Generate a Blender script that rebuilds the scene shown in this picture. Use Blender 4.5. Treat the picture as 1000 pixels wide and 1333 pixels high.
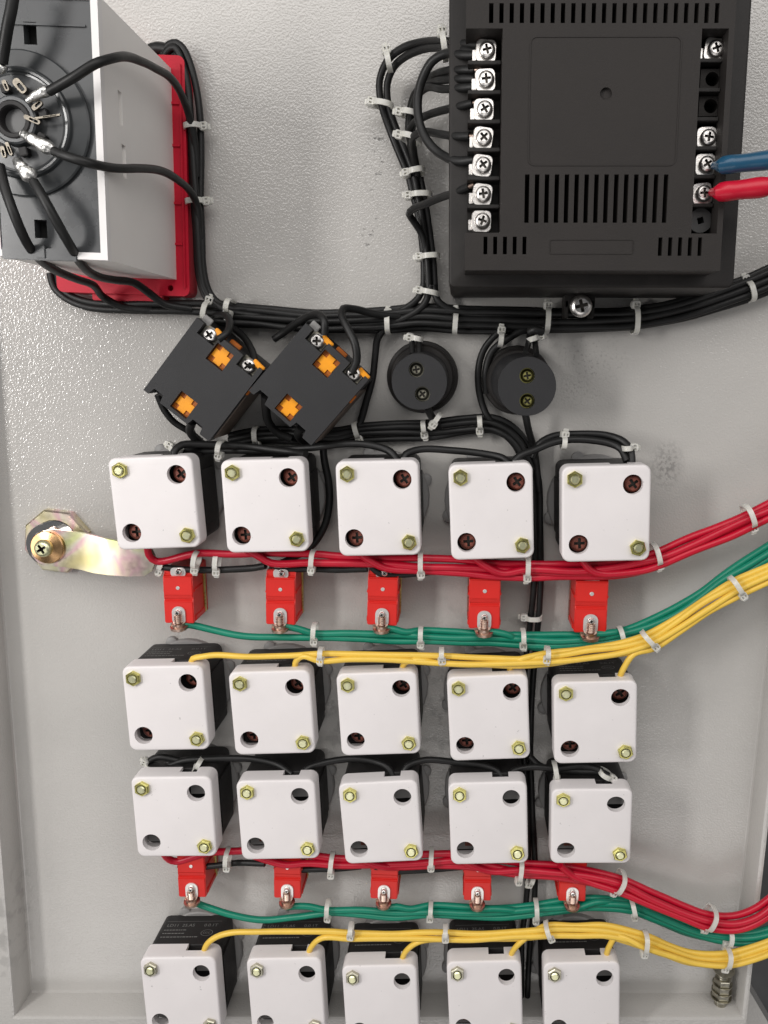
import bpy, bmesh, math, random
from mathutils import Vector, Matrix, noise
from mathutils.geometry import tessellate_polygon
random.seed(7)
S = bpy.context.scene
for o in list(bpy.data.objects): bpy.data.objects.remove(o)
COL = S.collection
PI = math.pi

# ------------------------------------------------------------------ camera
F, CX, CY, CD = 1050.0, 590.0, 666.5, 0.46
dn = Vector((430 - CX, 6300 - CY, F)).normalized()                 # world -Z seen by the lens
vx = 602.0
vy = CY - (F * F + (430 - CX) * (vx - CX)) / (6300 - CY)
dd = Vector((vx - CX, vy - CY, F)).normalized()                    # world +Y (into the door)
XX = dn.cross(dd).normalized()
cam = bpy.data.cameras.new('camera'); co = bpy.data.objects.new('camera', cam); COL.objects.link(co)
right = Vector((XX[0], dd[0], -dn[0])); up = -Vector((XX[1], dd[1], -dn[1])); back = -Vector((XX[2], dd[2], -dn[2]))
M = Matrix((right, up, back)).transposed().to_4x4(); M.translation = Vector((0, -CD, 0)); co.matrix_world = M
cam.sensor_fit = 'VERTICAL'; cam.sensor_height = 36; cam.sensor_width = 36
cam.lens = F / 1333 * 36; cam.shift_x = -(CX - 500) / 1333; cam.shift_y = 0
cam.clip_start = 0.01; cam.clip_end = 50
S.camera = co

# ------------------------------------------------------------------ light
W = bpy.data.worlds.new('World'); S.world = W; W.use_nodes = True
bg = W.node_tree.nodes['Background']; bg.inputs[0].default_value = (0.97, 0.98, 1.0, 1); bg.inputs[1].default_value = 0.13
def area(name, loc, target, sx, sy, power, col):
    l = bpy.data.lights.new(name, 'AREA'); l.shape = 'RECTANGLE'; l.size = sx; l.size_y = sy; l.energy = power; l.color = col
    o = bpy.data.objects.new(name, l); COL.objects.link(o); o.location = loc
    o.rotation_euler = (Vector(target) - Vector(loc)).to_track_quat('-Z', 'Y').to_euler(); return o
area('workshop_tube_light', (-0.60, -0.66, 0.12), (-0.10, 0, -0.03), 0.10, 0.36, 3.3, (1, 0.975, 0.95))
area('bench_light', (-1.25, -0.75, -0.25), (-0.05, 0, -0.12), 0.6, 0.8, 4.6, (1, 0.97, 0.95))
area('ceiling_light', (-0.02, -1.15, 0.85), (0, 0, -0.1), 1.9, 0.95, 15.2, (1, 0.97, 0.945))
area('low_light', (-0.05, -1.3, -1.1), (0, 0, -0.15), 1.2, 0.6, 3.2, (1, 0.965, 0.95))
area('right_fill_light', (1.0, -0.75, 0.45), (-0.15, 0, 0.0), 0.8, 0.8, 2.5, (1, 0.98, 0.97))  # unseen fill lamp, added to brighten faces turned to the right
S.view_settings.view_transform = 'Standard'; S.view_settings.look = 'None'; S.view_settings.exposure = 0; S.view_settings.gamma = 1

# ------------------------------------------------------------------ helpers
def P(px, py, h=0.0):
    """the point at height h (metres) above the door that the photograph shows at px, py"""
    r = Vector(((px - CX) / F, (py - CY) / F, 1)); t = (CD - h) / r.dot(dd)
    return Vector((t * r.dot(XX), -h, -t * r.dot(dn)))

def nodes(m): return m.node_tree.nodes, m.node_tree.links
def mat(name, col, rough=0.5, metal=0.0, var=0.0, vscale=60, bump=0.0, bscale=900, rvar=0.0, spec=0.5, coat=0.0, trans=0.0, sss=0.0, detail=3):
    m = bpy.data.materials.new(name); m.use_nodes = True; N, L = nodes(m); b = N['Principled BSDF']
    b.inputs['Base Color'].default_value = (*col, 1); b.inputs['Roughness'].default_value = rough; b.inputs['Metallic'].default_value = metal
    b.inputs['Specular IOR Level'].default_value = spec; b.inputs['Coat Weight'].default_value = coat
    b.inputs['Transmission Weight'].default_value = trans
    if sss: b.inputs['Subsurface Weight'].default_value = sss; b.inputs['Subsurface Radius'].default_value = (.004, .004, .0035)
    tc = N.new('ShaderNodeTexCoord')
    if var or rvar:
        n = N.new('ShaderNodeTexNoise'); n.inputs['Scale'].default_value = vscale; n.inputs['Detail'].default_value = 6; n.inputs['Roughness'].default_value = .65
        L.new(tc.outputs['Object'], n.inputs['Vector'])
        if var:
            mr = N.new('ShaderNodeMapRange'); mr.inputs[1].default_value = .3; mr.inputs[2].default_value = .7; mr.inputs[3].default_value = 1 - var; mr.inputs[4].default_value = 1 + var
            L.new(n.outputs['Fac'], mr.inputs[0])
            mx = N.new('ShaderNodeVectorMath'); mx.operation = 'SCALE'; mx.inputs[0].default_value = col; L.new(mr.outputs[0], mx.inputs['Scale'])
            L.new(mx.outputs[0], b.inputs['Base Color'])
        if rvar:
            mr = N.new('ShaderNodeMapRange'); mr.inputs[1].default_value = .3; mr.inputs[2].default_value = .7; mr.inputs[3].default_value = max(rough - rvar, .03); mr.inputs[4].default_value = min(rough + rvar, 1)
            L.new(n.outputs['Fac'], mr.inputs[0]); L.new(mr.outputs[0], b.inputs['Roughness'])
    if bump:
        n2 = N.new('ShaderNodeTexNoise'); n2.inputs['Scale'].default_value = bscale; n2.inputs['Detail'].default_value = detail
        L.new(tc.outputs['Object'], n2.inputs['Vector'])
        bp = N.new('ShaderNodeBump'); bp.inputs['Strength'].default_value = bump; bp.inputs['Distance'].default_value = .0004
        L.new(n2.outputs['Fac'], bp.inputs['Height']); L.new(bp.outputs['Normal'], b.inputs['Normal'])
    return m

M_WHITE = mat('white_plastic', (.765, .728, .725), .44, var=.015, vscale=40, bump=.12, bscale=1500)
M_BLACK = mat('black_plastic', (.014, .013, .013), .5, spec=.3, var=.15, vscale=80, bump=.2, bscale=1800, rvar=.06)
M_CTRL = mat('charcoal_plastic', (.024, .021, .0195), .6, var=.12, vscale=35, bump=.35, bscale=2200, rvar=.05, spec=.25)
M_CTRL_SIDE = mat('black_casing', (.018, .016, .015), .55, var=.3, vscale=50, bump=.2, bscale=1500, spec=.3)
M_SWITCH = mat('slate_plastic', (.020, .020, .0215), .55, spec=.35, var=.1, vscale=50, bump=.3, bscale=2000)
M_WIREBLK = mat('black_insulation', (.011, .011, .011), .46, spec=.35, var=.2, vscale=90, bump=.1, bscale=700, rvar=.08)
M_WIRERED = mat('red_insulation', (.50, .003, .024), .38, var=.06, vscale=90, bump=.06, bscale=600)
M_WIREGRN = mat('green_insulation', (.004, .21, .13), .38, var=.06, vscale=90, bump=.06, bscale=600)
M_WIREYEL = mat('yellow_insulation', (.80, .53, .075), .38, var=.05, vscale=90, bump=.06, bscale=600)
M_WIREBLU = mat('blue_insulation', (.012, .070, .135), .3, var=.12, vscale=150, bump=.15, bscale=500)
M_TIE = mat('natural_nylon', (.80, .79, .74), .34, var=.04, vscale=300, sss=.35, trans=.3)
M_REDPL = mat('red_plastic', (.60, .016, .011), .42, var=.05, vscale=120, bump=.1, bscale=1200)
M_FLANGE = mat('crimson_plastic', (.50, .004, .024), .5, spec=.3, var=.06, vscale=60, bump=.08, bscale=1200)
M_HOUS = mat('light_grey_plastic', (.78, .755, .73), .5, var=.02, vscale=40, bump=.12, bscale=1600)
M_RIM = mat('white_rim_plastic', (.74, .72, .71), .45)
M_SMOKE = mat('smoked_plastic', (.054, .057, .060), .3, var=.1, vscale=40, rvar=.08)
M_SMOKE2 = mat('smoked_ring_plastic', (.038, .041, .043), .22, var=.08, vscale=60)
M_VOID = mat('dark_cavity', (.006, .006, .006), .7)
M_STEEL = mat('nickel_steel', (.84, .81, .78), .33, 1.0, var=.1, vscale=500, bump=.15, bscale=1500, rvar=.1)
M_SOLDER = mat('tin_solder', (.86, .85, .82), .30, 1.0, var=.25, vscale=400, bump=.9, bscale=900)
M_BRASS = mat('zinc_yellow_steel', (.66, .62, .22), .32, 1.0, var=.25, vscale=300, rvar=.08)
M_ZINC = mat('bare_zinc_steel', (.50, .48, .38), .36, 1.0, var=.25, vscale=300, rvar=.08)
M_COPPER = mat('copper_terminal', (.48, .36, .30), .36, 1.0, var=.2, vscale=400, rvar=.1)
M_CLIP = mat('tinned_clip', (.80, .78, .76), .3, .6)
M_BAKE = mat('brown_terminal', (.21, .065, .045), .42, .25, var=.4, vscale=500, bump=.5, bscale=900)
M_ORANGE = mat('amber_plastic', (.85, .33, .012), .35, var=.06, vscale=200)
M_AMBERDK = mat('deep_amber_plastic', (.42, .11, .006), .4, var=.1, vscale=200)
M_GREYRING = mat('grey_ring_plastic', (.25, .245, .24), .5, bump=.1, bscale=1500)
M_PRINT = mat('grey_print', (.17, .17, .165), .6)
M_GALV = mat('galvanised_steel', (.42, .40, .33), .36, 1.0, var=.25, vscale=250, bump=.2, bscale=900, rvar=.1)
M_RECESS = mat('recess_shade', (.10, .09, .08), .5, .7)  # dark colour stands in for the shade inside screw crosses
M_BOLT = mat('bright_zinc_bolt', (.86, .86, .55), .36, 1.0, var=.15, vscale=400)
M_LUG = mat('tarnished_lug', (.20, .18, .15), .45, 1.0, var=.3, vscale=500)
M_CHROME = mat('chrome_steel', (.80, .79, .77), .12, 1.0, var=.06, vscale=300)

def specks(m, thr, amt, sc):
    N, L = nodes(m); b = N['Principled BSDF']; src = b.inputs['Base Color'].links[0].from_socket
    tc = N.new('ShaderNodeTexCoord'); oi = N.new('ShaderNodeObjectInfo'); ad = N.new('ShaderNodeVectorMath'); ad.operation = 'ADD'
    cx = N.new('ShaderNodeCombineXYZ'); mu = N.new('ShaderNodeMath'); mu.operation = 'MULTIPLY'; mu.inputs[1].default_value = 9; L.new(oi.outputs['Random'], mu.inputs[0]); L.new(mu.outputs[0], cx.inputs[0])
    L.new(tc.outputs['Object'], ad.inputs[0]); L.new(cx.outputs[0], ad.inputs[1])
    n = N.new('ShaderNodeTexNoise'); n.inputs['Scale'].default_value = sc; n.inputs['Detail'].default_value = 3; L.new(ad.outputs[0], n.inputs['Vector'])
    mr = N.new('ShaderNodeMapRange'); mr.inputs[1].default_value = thr; mr.inputs[2].default_value = thr + .05; mr.inputs[3].default_value = 1; mr.inputs[4].default_value = 1 - amt; L.new(n.outputs['Fac'], mr.inputs[0])
    n2 = N.new('ShaderNodeTexNoise'); n2.inputs['Scale'].default_value = 35; n2.inputs['Detail'].default_value = 4; L.new(ad.outputs[0], n2.inputs['Vector'])
    m2 = N.new('ShaderNodeMapRange'); m2.inputs[1].default_value = .35; m2.inputs[2].default_value = .75; m2.inputs[3].default_value = 1; m2.inputs[4].default_value = .95; L.new(n2.outputs['Fac'], m2.inputs[0])
    pr = N.new('ShaderNodeMath'); pr.operation = 'MULTIPLY'; L.new(mr.outputs[0], pr.inputs[0]); L.new(m2.outputs[0], pr.inputs[1])
    sv = N.new('ShaderNodeVectorMath'); sv.operation = 'SCALE'; L.new(src, sv.inputs[0]); L.new(pr.outputs[0], sv.inputs['Scale']); L.new(sv.outputs[0], b.inputs['Base Color'])
specks(M_WHITE, .725, .30, 420)
def mat_irid(name):
    m = bpy.data.materials.new(name); m.use_nodes = True; N, L = nodes(m); b = N['Principled BSDF']
    b.inputs['Metallic'].default_value = 1; b.inputs['Roughness'].default_value = .34
    tc = N.new('ShaderNodeTexCoord'); n = N.new('ShaderNodeTexNoise'); n.inputs['Scale'].default_value = 38; n.inputs['Detail'].default_value = 2; n.inputs['Distortion'].default_value = .6
    L.new(tc.outputs['Object'], n.inputs['Vector']); r = N.new('ShaderNodeValToRGB'); L.new(n.outputs['Fac'], r.inputs[0])
    e = r.color_ramp.elements; e[0].position = .30; e[0].color = (.60, .53, .27, 1); e[1].position = .72; e[1].color = (.62, .70, .30, 1)
    for p, c in ((.42, (.72, .65, .46, 1)), (.50, (.74, .50, .52, 1)), (.56, (.74, .68, .56, 1)), (.64, (.66, .66, .36, 1))):
        k = e.new(p); k.color = c
    L.new(r.outputs[0], b.inputs['Base Color'])
    n2 = N.new('ShaderNodeTexNoise'); n2.inputs['Scale'].default_value = 300; L.new(tc.outputs['Object'], n2.inputs['Vector'])
    mr = N.new('ShaderNodeMapRange'); mr.inputs[3].default_value = .24; mr.inputs[4].default_value = .40; L.new(n2.outputs['Fac'], mr.inputs[0]); L.new(mr.outputs[0], b.inputs['Roughness'])
    return m
M_IRID = mat_irid('passivated_zinc')
M_IRIDO = mat('orange_passivated_zinc', (.74, .45, .22), .26, 1.0, var=.25, vscale=90, rvar=.06)

def mat_door():
    m = bpy.data.materials.new('grey_powder_coat'); m.use_nodes = True; N, L = nodes(m); b = N['Principled BSDF']
    tc = N.new('ShaderNodeTexCoord'); col = (.490, .475, .452)
    # orange-peel texture
    n = N.new('ShaderNodeTexNoise'); n.inputs['Scale'].default_value = 920; n.inputs['Detail'].default_value = 1.0; n.inputs['Roughness'].default_value = .55
    L.new(tc.outputs['Object'], n.inputs['Vector'])
    v = N.new('ShaderNodeTexVoronoi'); v.inputs['Scale'].default_value = 760; v.feature = 'SMOOTH_F1'; L.new(tc.outputs['Object'], v.inputs['Vector'])
    ad = N.new('ShaderNodeMath'); ad.operation = 'SUBTRACT'; L.new(n.outputs['Fac'], ad.inputs[0])
    ml = N.new('ShaderNodeMath'); ml.operation = 'MULTIPLY'; ml.inputs[1].default_value = .45; L.new(v.outputs['Distance'], ml.inputs[0]); L.new(ml.outputs[0], ad.inputs[1])
    bp = N.new('ShaderNodeBump'); bp.inputs['Strength'].default_value = 1.0; bp.inputs['Distance'].default_value = .00020
    L.new(ad.outputs[0], bp.inputs['Height']); L.new(bp.outputs['Normal'], b.inputs['Normal'])
    b.inputs['Roughness'].default_value = .17; b.inputs['Specular IOR Level'].default_value = .9
    # broad unevenness of the paint
    g = N.new('ShaderNodeTexNoise'); g.inputs['Scale'].default_value = 14; g.inputs['Detail'].default_value = 5; L.new(tc.outputs['Object'], g.inputs['Vector'])
    mr = N.new('ShaderNodeMapRange'); mr.inputs[1].default_value = .3; mr.inputs[2].default_value = .7; mr.inputs[3].default_value = .95; mr.inputs[4].default_value = 1.04; L.new(g.outputs['Fac'], mr.inputs[0])
    cur = mr.outputs[0]
    # scuffs, grime and painted shade between lamp columns, each at its own place
    def smudge_or_shade(px, py, rx, ry, thr, amt, sc):
        nonlocal cur
        c = P(px, py, 0)
        sb = N.new('ShaderNodeVectorMath'); sb.operation = 'SUBTRACT'; L.new(tc.outputs['Object'], sb.inputs[0]); sb.inputs[1].default_value = c
        dv = N.new('ShaderNodeVectorMath'); dv.operation = 'MULTIPLY'; L.new(sb.outputs[0], dv.inputs[0]); dv.inputs[1].default_value = (1 / rx, 1, 1 / ry)
        ln = N.new('ShaderNodeVectorMath'); ln.operation = 'LENGTH'; L.new(dv.outputs[0], ln.inputs[0])
        fa = N.new('ShaderNodeMapRange'); fa.inputs[1].default_value = 1; fa.inputs[2].default_value = .2; fa.inputs[3].default_value = 0; fa.inputs[4].default_value = 1; L.new(ln.outputs['Value'], fa.inputs[0])
        nn = N.new('ShaderNodeTexNoise'); nn.inputs['Scale'].default_value = sc; nn.inputs['Detail'].default_value = 5; L.new(tc.outputs['Object'], nn.inputs['Vector'])
        th = N.new('ShaderNodeMapRange'); th.inputs[1].default_value = thr; th.inputs[2].default_value = thr + .1; L.new(nn.outputs['Fac'], th.inputs[0])
        mu = N.new('ShaderNodeMath'); mu.operation = 'MULTIPLY'; L.new(fa.outputs[0], mu.inputs[0]); L.new(th.outputs[0], mu.inputs[1])
        sc2 = N.new('ShaderNodeMapRange'); sc2.inputs[3].default_value = 1; sc2.inputs[4].default_value = 1 - amt; L.new(mu.outputs[0], sc2.inputs[0])
        m2 = N.new('ShaderNodeMath'); m2.operation = 'MULTIPLY'; L.new(cur, m2.inputs[0]); L.new(sc2.outputs[0], m2.inputs[1]); cur = m2.outputs[0]
    smudge_or_shade(868, 606, .011, .017, .47, .34, 430)
    smudge_or_shade(490, 200, .008, .03, .56, .7, 350)
    smudge_or_shade(483, 300, .007, .02, .57, .7, 380)
    smudge_or_shade(760, 470, .03, .02, .55, .25, 600)
    smudge_or_shade(745, 508, .02, .012, .52, .2, 700)
    smudge_or_shade(580, 930, .02, .10, .50, .22, 120)  # shade and reflection between lamp columns, painted into the door colour
    smudge_or_shade(440, 940, .02, .08, .50, .2, 120)  # same painted shade, one column gap further left
    smudge_or_shade(25, 1180, .012, .05, .5, .25, 90)
    mx = N.new('ShaderNodeVectorMath'); mx.operation = 'SCALE'; mx.inputs[0].default_value = col; L.new(cur, mx.inputs['Scale']); L.new(mx.outputs[0], b.inputs['Base Color'])
    return m
M_DOOR = mat_door()

def V(u, v, h): return Vector((u, -h, v))          # local: u across, v up, h out of the door
def link(name, bm, m, parent=None, smooth=38):
    bmesh.ops.recalc_face_normals(bm, faces=bm.faces)
    me = bpy.data.meshes.new(name); bm.to_mesh(me); bm.free()
    me.materials.append(m)
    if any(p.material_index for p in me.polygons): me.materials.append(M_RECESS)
    if smooth:
        for p in me.polygons: p.use_smooth = True
        me.set_sharp_from_angle(angle=math.radians(smooth))
    o = bpy.data.objects.new(name, me); COL.objects.link(o)
    if parent: o.parent = parent
    return o
def thing(name, label, cat, loc=(0, 0, 0), ang=0.0, group=None):
    o = bpy.data.objects.new(name, None); COL.objects.link(o); o.empty_display_size = .01
    o.location = loc; o.rotation_euler = (0, -ang, 0)
    return tag(o, label, cat, group)
def tag(o, label, cat, group=None):
    o['label'] = label; o['category'] = cat
    if group: o['group'] = group
    return o
def struct(o): o['kind'] = 'structure'; return o
def kids(o): return [c for c in ALLK.get(o.name, [])]
def dup(root, loc, ang, label, group=None, scale=None):
    r = root.copy(); COL.objects.link(r); r.location = loc; r.rotation_euler = (0, -ang, 0); r['label'] = label
    if scale: r.scale = scale
    if group: r['group'] = group
    def rec(src, dst):
        for ch in list(src.children):
            c = ch.copy(); COL.objects.link(c); c.parent = dst; rec(ch, c)
    rec(root, r); return r
def rrect(w, h, r, n=4, cu=0, cv=0):
    out = []
    for (sx, sy, a0) in ((1, -1, -90), (1, 1, 0), (-1, 1, 90), (-1, -1, 180)):
        for k in range(n + 1):
            a = math.radians(a0 + 90 * k / n)
            out.append((cu + sx * (w / 2 - r) + r * math.cos(a), cv + sy * (h / 2 - r) + r * math.sin(a)))
    return out
def circ(r, n=20, cu=0, cv=0, a0=0): return [(cu + r * math.cos(a0 + 2 * PI * k / n), cv + r * math.sin(a0 + 2 * PI * k / n)) for k in range(n)]
def rect(u0, v0, u1, v1): return [(u0, v0), (u1, v0), (u1, v1), (u0, v1)]
def loft(bm, loops, close=True, cap0=False, cap1=False):
    vs = [[bm.verts.new(p) for p in lp] for lp in loops]; n = len(vs[0])
    for a, b in zip(vs, vs[1:]):
        for i in range(n if close else n - 1):
            j = (i + 1) % n; bm.faces.new((a[i], a[j], b[j], b[i]))
    if cap0: bm.faces.new(vs[0][::-1])
    if cap1: bm.faces.new(vs[-1])
    return vs
def at_h(pts, h): return [V(u, v, h) for u, v in pts]
def fill(bm, outer, holes, h, mp=None):
    mp = mp or (lambda u, v, h: V(u, v, h))
    polys = [outer] + holes; flat = [p for q in polys for p in q]
    vs = [bm.verts.new(mp(u, v, h)) for u, v in flat]
    for t in tessellate_polygon([[Vector((u, v, 0)) for u, v in q] for q in polys]):
        if len({*t}) == 3:
            try: bm.faces.new([vs[i] for i in t])
            except ValueError: pass
def plate(bm, outer, holes, h0, h1, mp=None, floor=None):
    """solid plate from h0 to h1 with through holes (or holes floored at height floor)"""
    mp = mp or (lambda u, v, h: V(u, v, h))
    fill(bm, outer, holes, h1, mp)
    loft(bm, [[mp(u, v, h0) for u, v in outer], [mp(u, v, h1) for u, v in outer]])
    for q in holes:
        loft(bm, [[mp(u, v, h0 if floor is None else floor) for u, v in q], [mp(u, v, h1) for u, v in q]])
        if floor is not None: bm.faces.new([bm.verts.new(mp(u, v, floor)) for u, v in q])
def cells(bm, ext, holes, h0, h1, skip=()):
    """rectangular plate cut into cells round rectangular holes, with walls"""
    x0, y0, x1, y1 = ext; H = [(q[0][0], q[0][1], q[2][0], q[2][1]) for q in holes]
    us = sorted({x0, x1, *[min(max(v, x0), x1) for a in H for v in (a[0], a[2])]}); vv = sorted({y0, y1, *[min(max(v, y0), y1) for a in H for v in (a[1], a[3])]})
    solid = {}
    for i in range(len(us) - 1):
        for j in range(len(vv) - 1):
            cu, cv = (us[i] + us[i + 1]) / 2, (vv[j] + vv[j + 1]) / 2
            solid[i, j] = not any(a[0] < cu < a[2] and a[1] < cv < a[3] for a in H)
    sk = [(q[0][0], q[0][1], q[2][0], q[2][1]) for q in skip]; cache = {}
    def vt(u, v, h):
        k = (round(u, 7), round(v, 7), h)
        if k not in cache: cache[k] = bm.verts.new(V(u, v, h))
        return cache[k]
    def open_(i, j): return not solid.get((i, j), False)
    for (i, j), ok in solid.items():
        if not ok: continue
        a, b, c, d = us[i], vv[j], us[i + 1], vv[j + 1]
        bm.faces.new([vt(a, b, h1), vt(c, b, h1), vt(c, d, h1), vt(a, d, h1)])
        for (di, dj, p, q) in ((-1, 0, (a, d), (a, b)), (1, 0, (c, b), (c, d)), (0, -1, (a, b), (c, b)), (0, 1, (c, d), (a, d))):
            if open_(i + di, j + dj):
                m = ((p[0] + q[0]) / 2 + di * 1e-4, (p[1] + q[1]) / 2 + dj * 1e-4)
                if any(k[0] < m[0] < k[2] and k[1] < m[1] < k[3] for k in sk): continue
                bm.faces.new([vt(*p, h0), vt(*q, h0), vt(*q, h1), vt(*p, h1)])
def lathe(bm, prof, n=24, cu=0, cv=0, cap0=True, cap1=True):
    loft(bm, [at_h([(cu + u, cv + v) for u, v in circ(r, n)], h) for r, h in prof], cap0=cap0, cap1=cap1)
def rbox(bm, w, h, r, h0, h1, bev, cu=0, cv=0, n=4, cap0=False):
    """rounded box standing on the door with a softened front edge"""
    L = [at_h(rrect(w, h, r, n, cu, cv), h0)]
    for k in range(4):
        a = k / 3 * PI / 2; i = bev * (1 - math.cos(a)); L.append(at_h(rrect(w - 2 * i, h - 2 * i, max(r - i, .0002), n, cu, cv), h1 - bev + bev * math.sin(a)))
    loft(bm, L, cap0=cap0, cap1=True)
def box(bm, c, s, rot=None, bev=0.0):
    """bevelled box: c centre (u,v,h), s sizes along u, v, h"""
    Mx = Matrix.Translation(V(*c))
    if rot is not None: Mx = Mx @ rot.to_4x4()
    r = bmesh.ops.create_cube(bm, size=1, matrix=Mx @ Matrix.Diagonal((s[0], s[2], s[1], 1)))
    if bev:
        es = list({e for v in r['verts'] for e in v.link_edges}); bmesh.ops.bevel(bm, geom=es, offset=bev, segments=2, affect='EDGES', clamp_overlap=True)
def catmull(pts, step=.0022):
    p = [Vector(q) for q in pts]; p = [p[0] * 2 - p[1]] + p + [p[-1] * 2 - p[-2]]; out = []
    for i in range(1, len(p) - 2):
        a, b, c, d = p[i - 1:i + 3]; n = max(2, min(40, int((c - b).length / step)))
        # centripetal knots keep sharp bends from overshooting
        t0 = 0; t1 = t0 + max((b - a).length, 1e-6) ** .5; t2 = t1 + max((c - b).length, 1e-6) ** .5; t3 = t2 + max((d - c).length, 1e-6) ** .5
        for k in range(n):
            t = t1 + (t2 - t1) * k / n
            A1 = a * ((t1 - t) / (t1 - t0)) + b * ((t - t0) / (t1 - t0)); A2 = b * ((t2 - t) / (t2 - t1)) + c * ((t - t1) / (t2 - t1)); A3 = c * ((t3 - t) / (t3 - t2)) + d * ((t - t2) / (t3 - t2))
            B1 = A1 * ((t2 - t) / (t2 - t0)) + A2 * ((t - t0) / (t2 - t0)); B2 = A2 * ((t3 - t) / (t3 - t1)) + A3 * ((t - t1) / (t3 - t1))
            out.append(B1 * ((t2 - t) / (t2 - t1)) + B2 * ((t - t1) / (t2 - t1)))
    out.append(p[-2]); return out
def tube(bm, path, r, n=10, caps=True, rf=None):
    t = (path[1] - path[0]).normalized(); ref = Vector((0, -1, 0)) if abs(t.y) < .9 else Vector((1, 0, 0))
    nrm = (ref - t * ref.dot(t)).normalized(); loops = []
    for i, p in enumerate(path):
        t = (path[min(i + 1, len(path) - 1)] - path[max(i - 1, 0)]).normalized()
        nrm = (nrm - t * nrm.dot(t)).normalized(); bn = t.cross(nrm); rr = r if rf is None else r * rf(i / (len(path) - 1))
        loops.append([p + (nrm * math.cos(2 * PI * k / n) + bn * math.sin(2 * PI * k / n)) * rr for k in range(n)])
    loft(bm, loops, cap0=caps, cap1=caps)
def cross_pts(a, w):
    return [(a, -w), (a, w), (w, w), (w, a), (-w, a), (-w, w), (-a, w), (-a, -w), (-w, -w), (-w, -a), (w, -a), (w, -w)]
def rotp(pts, a, cu=0, cv=0):
    c, s = math.cos(a), math.sin(a); return [(cu + u * c - v * s, cv + u * s + v * c) for u, v in pts]
def screw_head(bm, cu, cv, r, h0, hh, a=0.3, n=24):
    """pan head screw with a sunk cross"""
    L = [(r, h0), (r, h0 + hh * .35), (r * .93, h0 + hh * .68), (r * .78, h0 + hh * .9), (r * .62, h0 + hh)]
    loft(bm, [at_h(circ(q, n, cu, cv), h) for q, h in L])
    cr = rotp(cross_pts(r * .56, r * .15), a, cu, cv); top = circ(r * .62, n, cu, cv)
    fill(bm, top, [cr], h0 + hh)
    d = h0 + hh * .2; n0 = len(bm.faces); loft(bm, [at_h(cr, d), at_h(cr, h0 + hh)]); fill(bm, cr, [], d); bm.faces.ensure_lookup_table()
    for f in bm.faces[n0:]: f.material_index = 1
def hexnut(bm, cu, cv, r, h0, h1, a, hole):
    hx = lambda q: [(cu + q * math.cos(a + PI / 3 * k), cv + q * math.sin(a + PI / 3 * k)) for k in range(6)]
    loft(bm, [at_h(hx(r), h0), at_h(hx(r), h1 - r * .1), at_h(hx(r * .9), h1)])
    fill(bm, hx(r * .9), [circ(hole, 16, cu, cv)], h1)
    loft(bm, [at_h(circ(hole, 16, cu, cv), h0), at_h(circ(hole, 16, cu, cv), h1)])

# ------------------------------------------------------------------ the door and what lies behind it
def door():
    bm = bmesh.new(); fl = .021
    bl, br = P(42, 1290), P(951, 1290.5); tl = P(24, 1050); tr = P(982, 1000)
    zt = .42
    def ext(a, b): return a + (b - a) * ((zt - a.z) / (b.z - a.z))
    TL, TR = ext(bl, tl), ext(br, tr)
    y = lambda p, h: Vector((p.x, -h, p.z))
    rb = .0016
    def ring(h, off):        # off > 0: outwards
        c = [Vector((bl.x - off, 0, bl.z - off)), Vector((br.x + off, 0, br.z - off)), Vector((TR.x + off, 0, TR.z + off)), Vector((TL.x - off, 0, TL.z + off))]
        return [Vector((q.x, -h, q.z)) for q in c]
    loops = [ring(0, -rb), ring(.0004, -rb * .4), ring(.0015, 0), ring(fl - .0018, 0), ring(fl - .0006, .0006), ring(fl, .002)]
    vs = loft(bm, loops); bm.faces.new(vs[0])
    # front lip: wide below, narrow at the sides
    a = ring(fl, .002); b = ring(fl, .002)
    b[0] += Vector((-.010, 0, -.022)); b[1] += Vector((.0012, 0, -.022)); b[2] += Vector((.0012, 0, .01)); b[3] += Vector((-.010, 0, .01))
    c = [p + Vector((0, fl + .002, 0)) for p in b]
    loft(bm, [a, b, c], cap1=True)
    o = struct(link('cabinet_door', bm, M_DOOR, smooth=30))
    bm = bmesh.new(); bmesh.ops.create_grid(bm, x_segments=1, y_segments=1, size=3, matrix=Matrix.Translation((0, .55, 0)) @ Matrix.Rotation(PI / 2, 4, 'X'))
    struct(link('workshop_floor', bm, mat('dark_floor', (.10, .10, .10), .5, var=.3, vscale=6, bump=.1, bscale=40), smooth=0))
    bm = bmesh.new(); p0, p1 = P(975, 1293, .0), P(1010, 1352, .0)
    d = (p1 - p0).normalized(); n = Vector((d.z, 0, -d.x))
    if n.z > 0: n = -n
    q = [p0 - d * .002, p1 + d * .05, p1 + d * .05 + n * .05, p0 + n * .05 - d * .002]
    loft(bm, [[v + Vector((0, .05, 0)) for v in q], [v + Vector((0, .012, 0)) for v in q]], cap1=True)
    tag(link('cabinet_frame', bm, M_DOOR), 'pale grey cabinet frame edge below the corner of the door', 'cabinet frame')
door()

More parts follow.
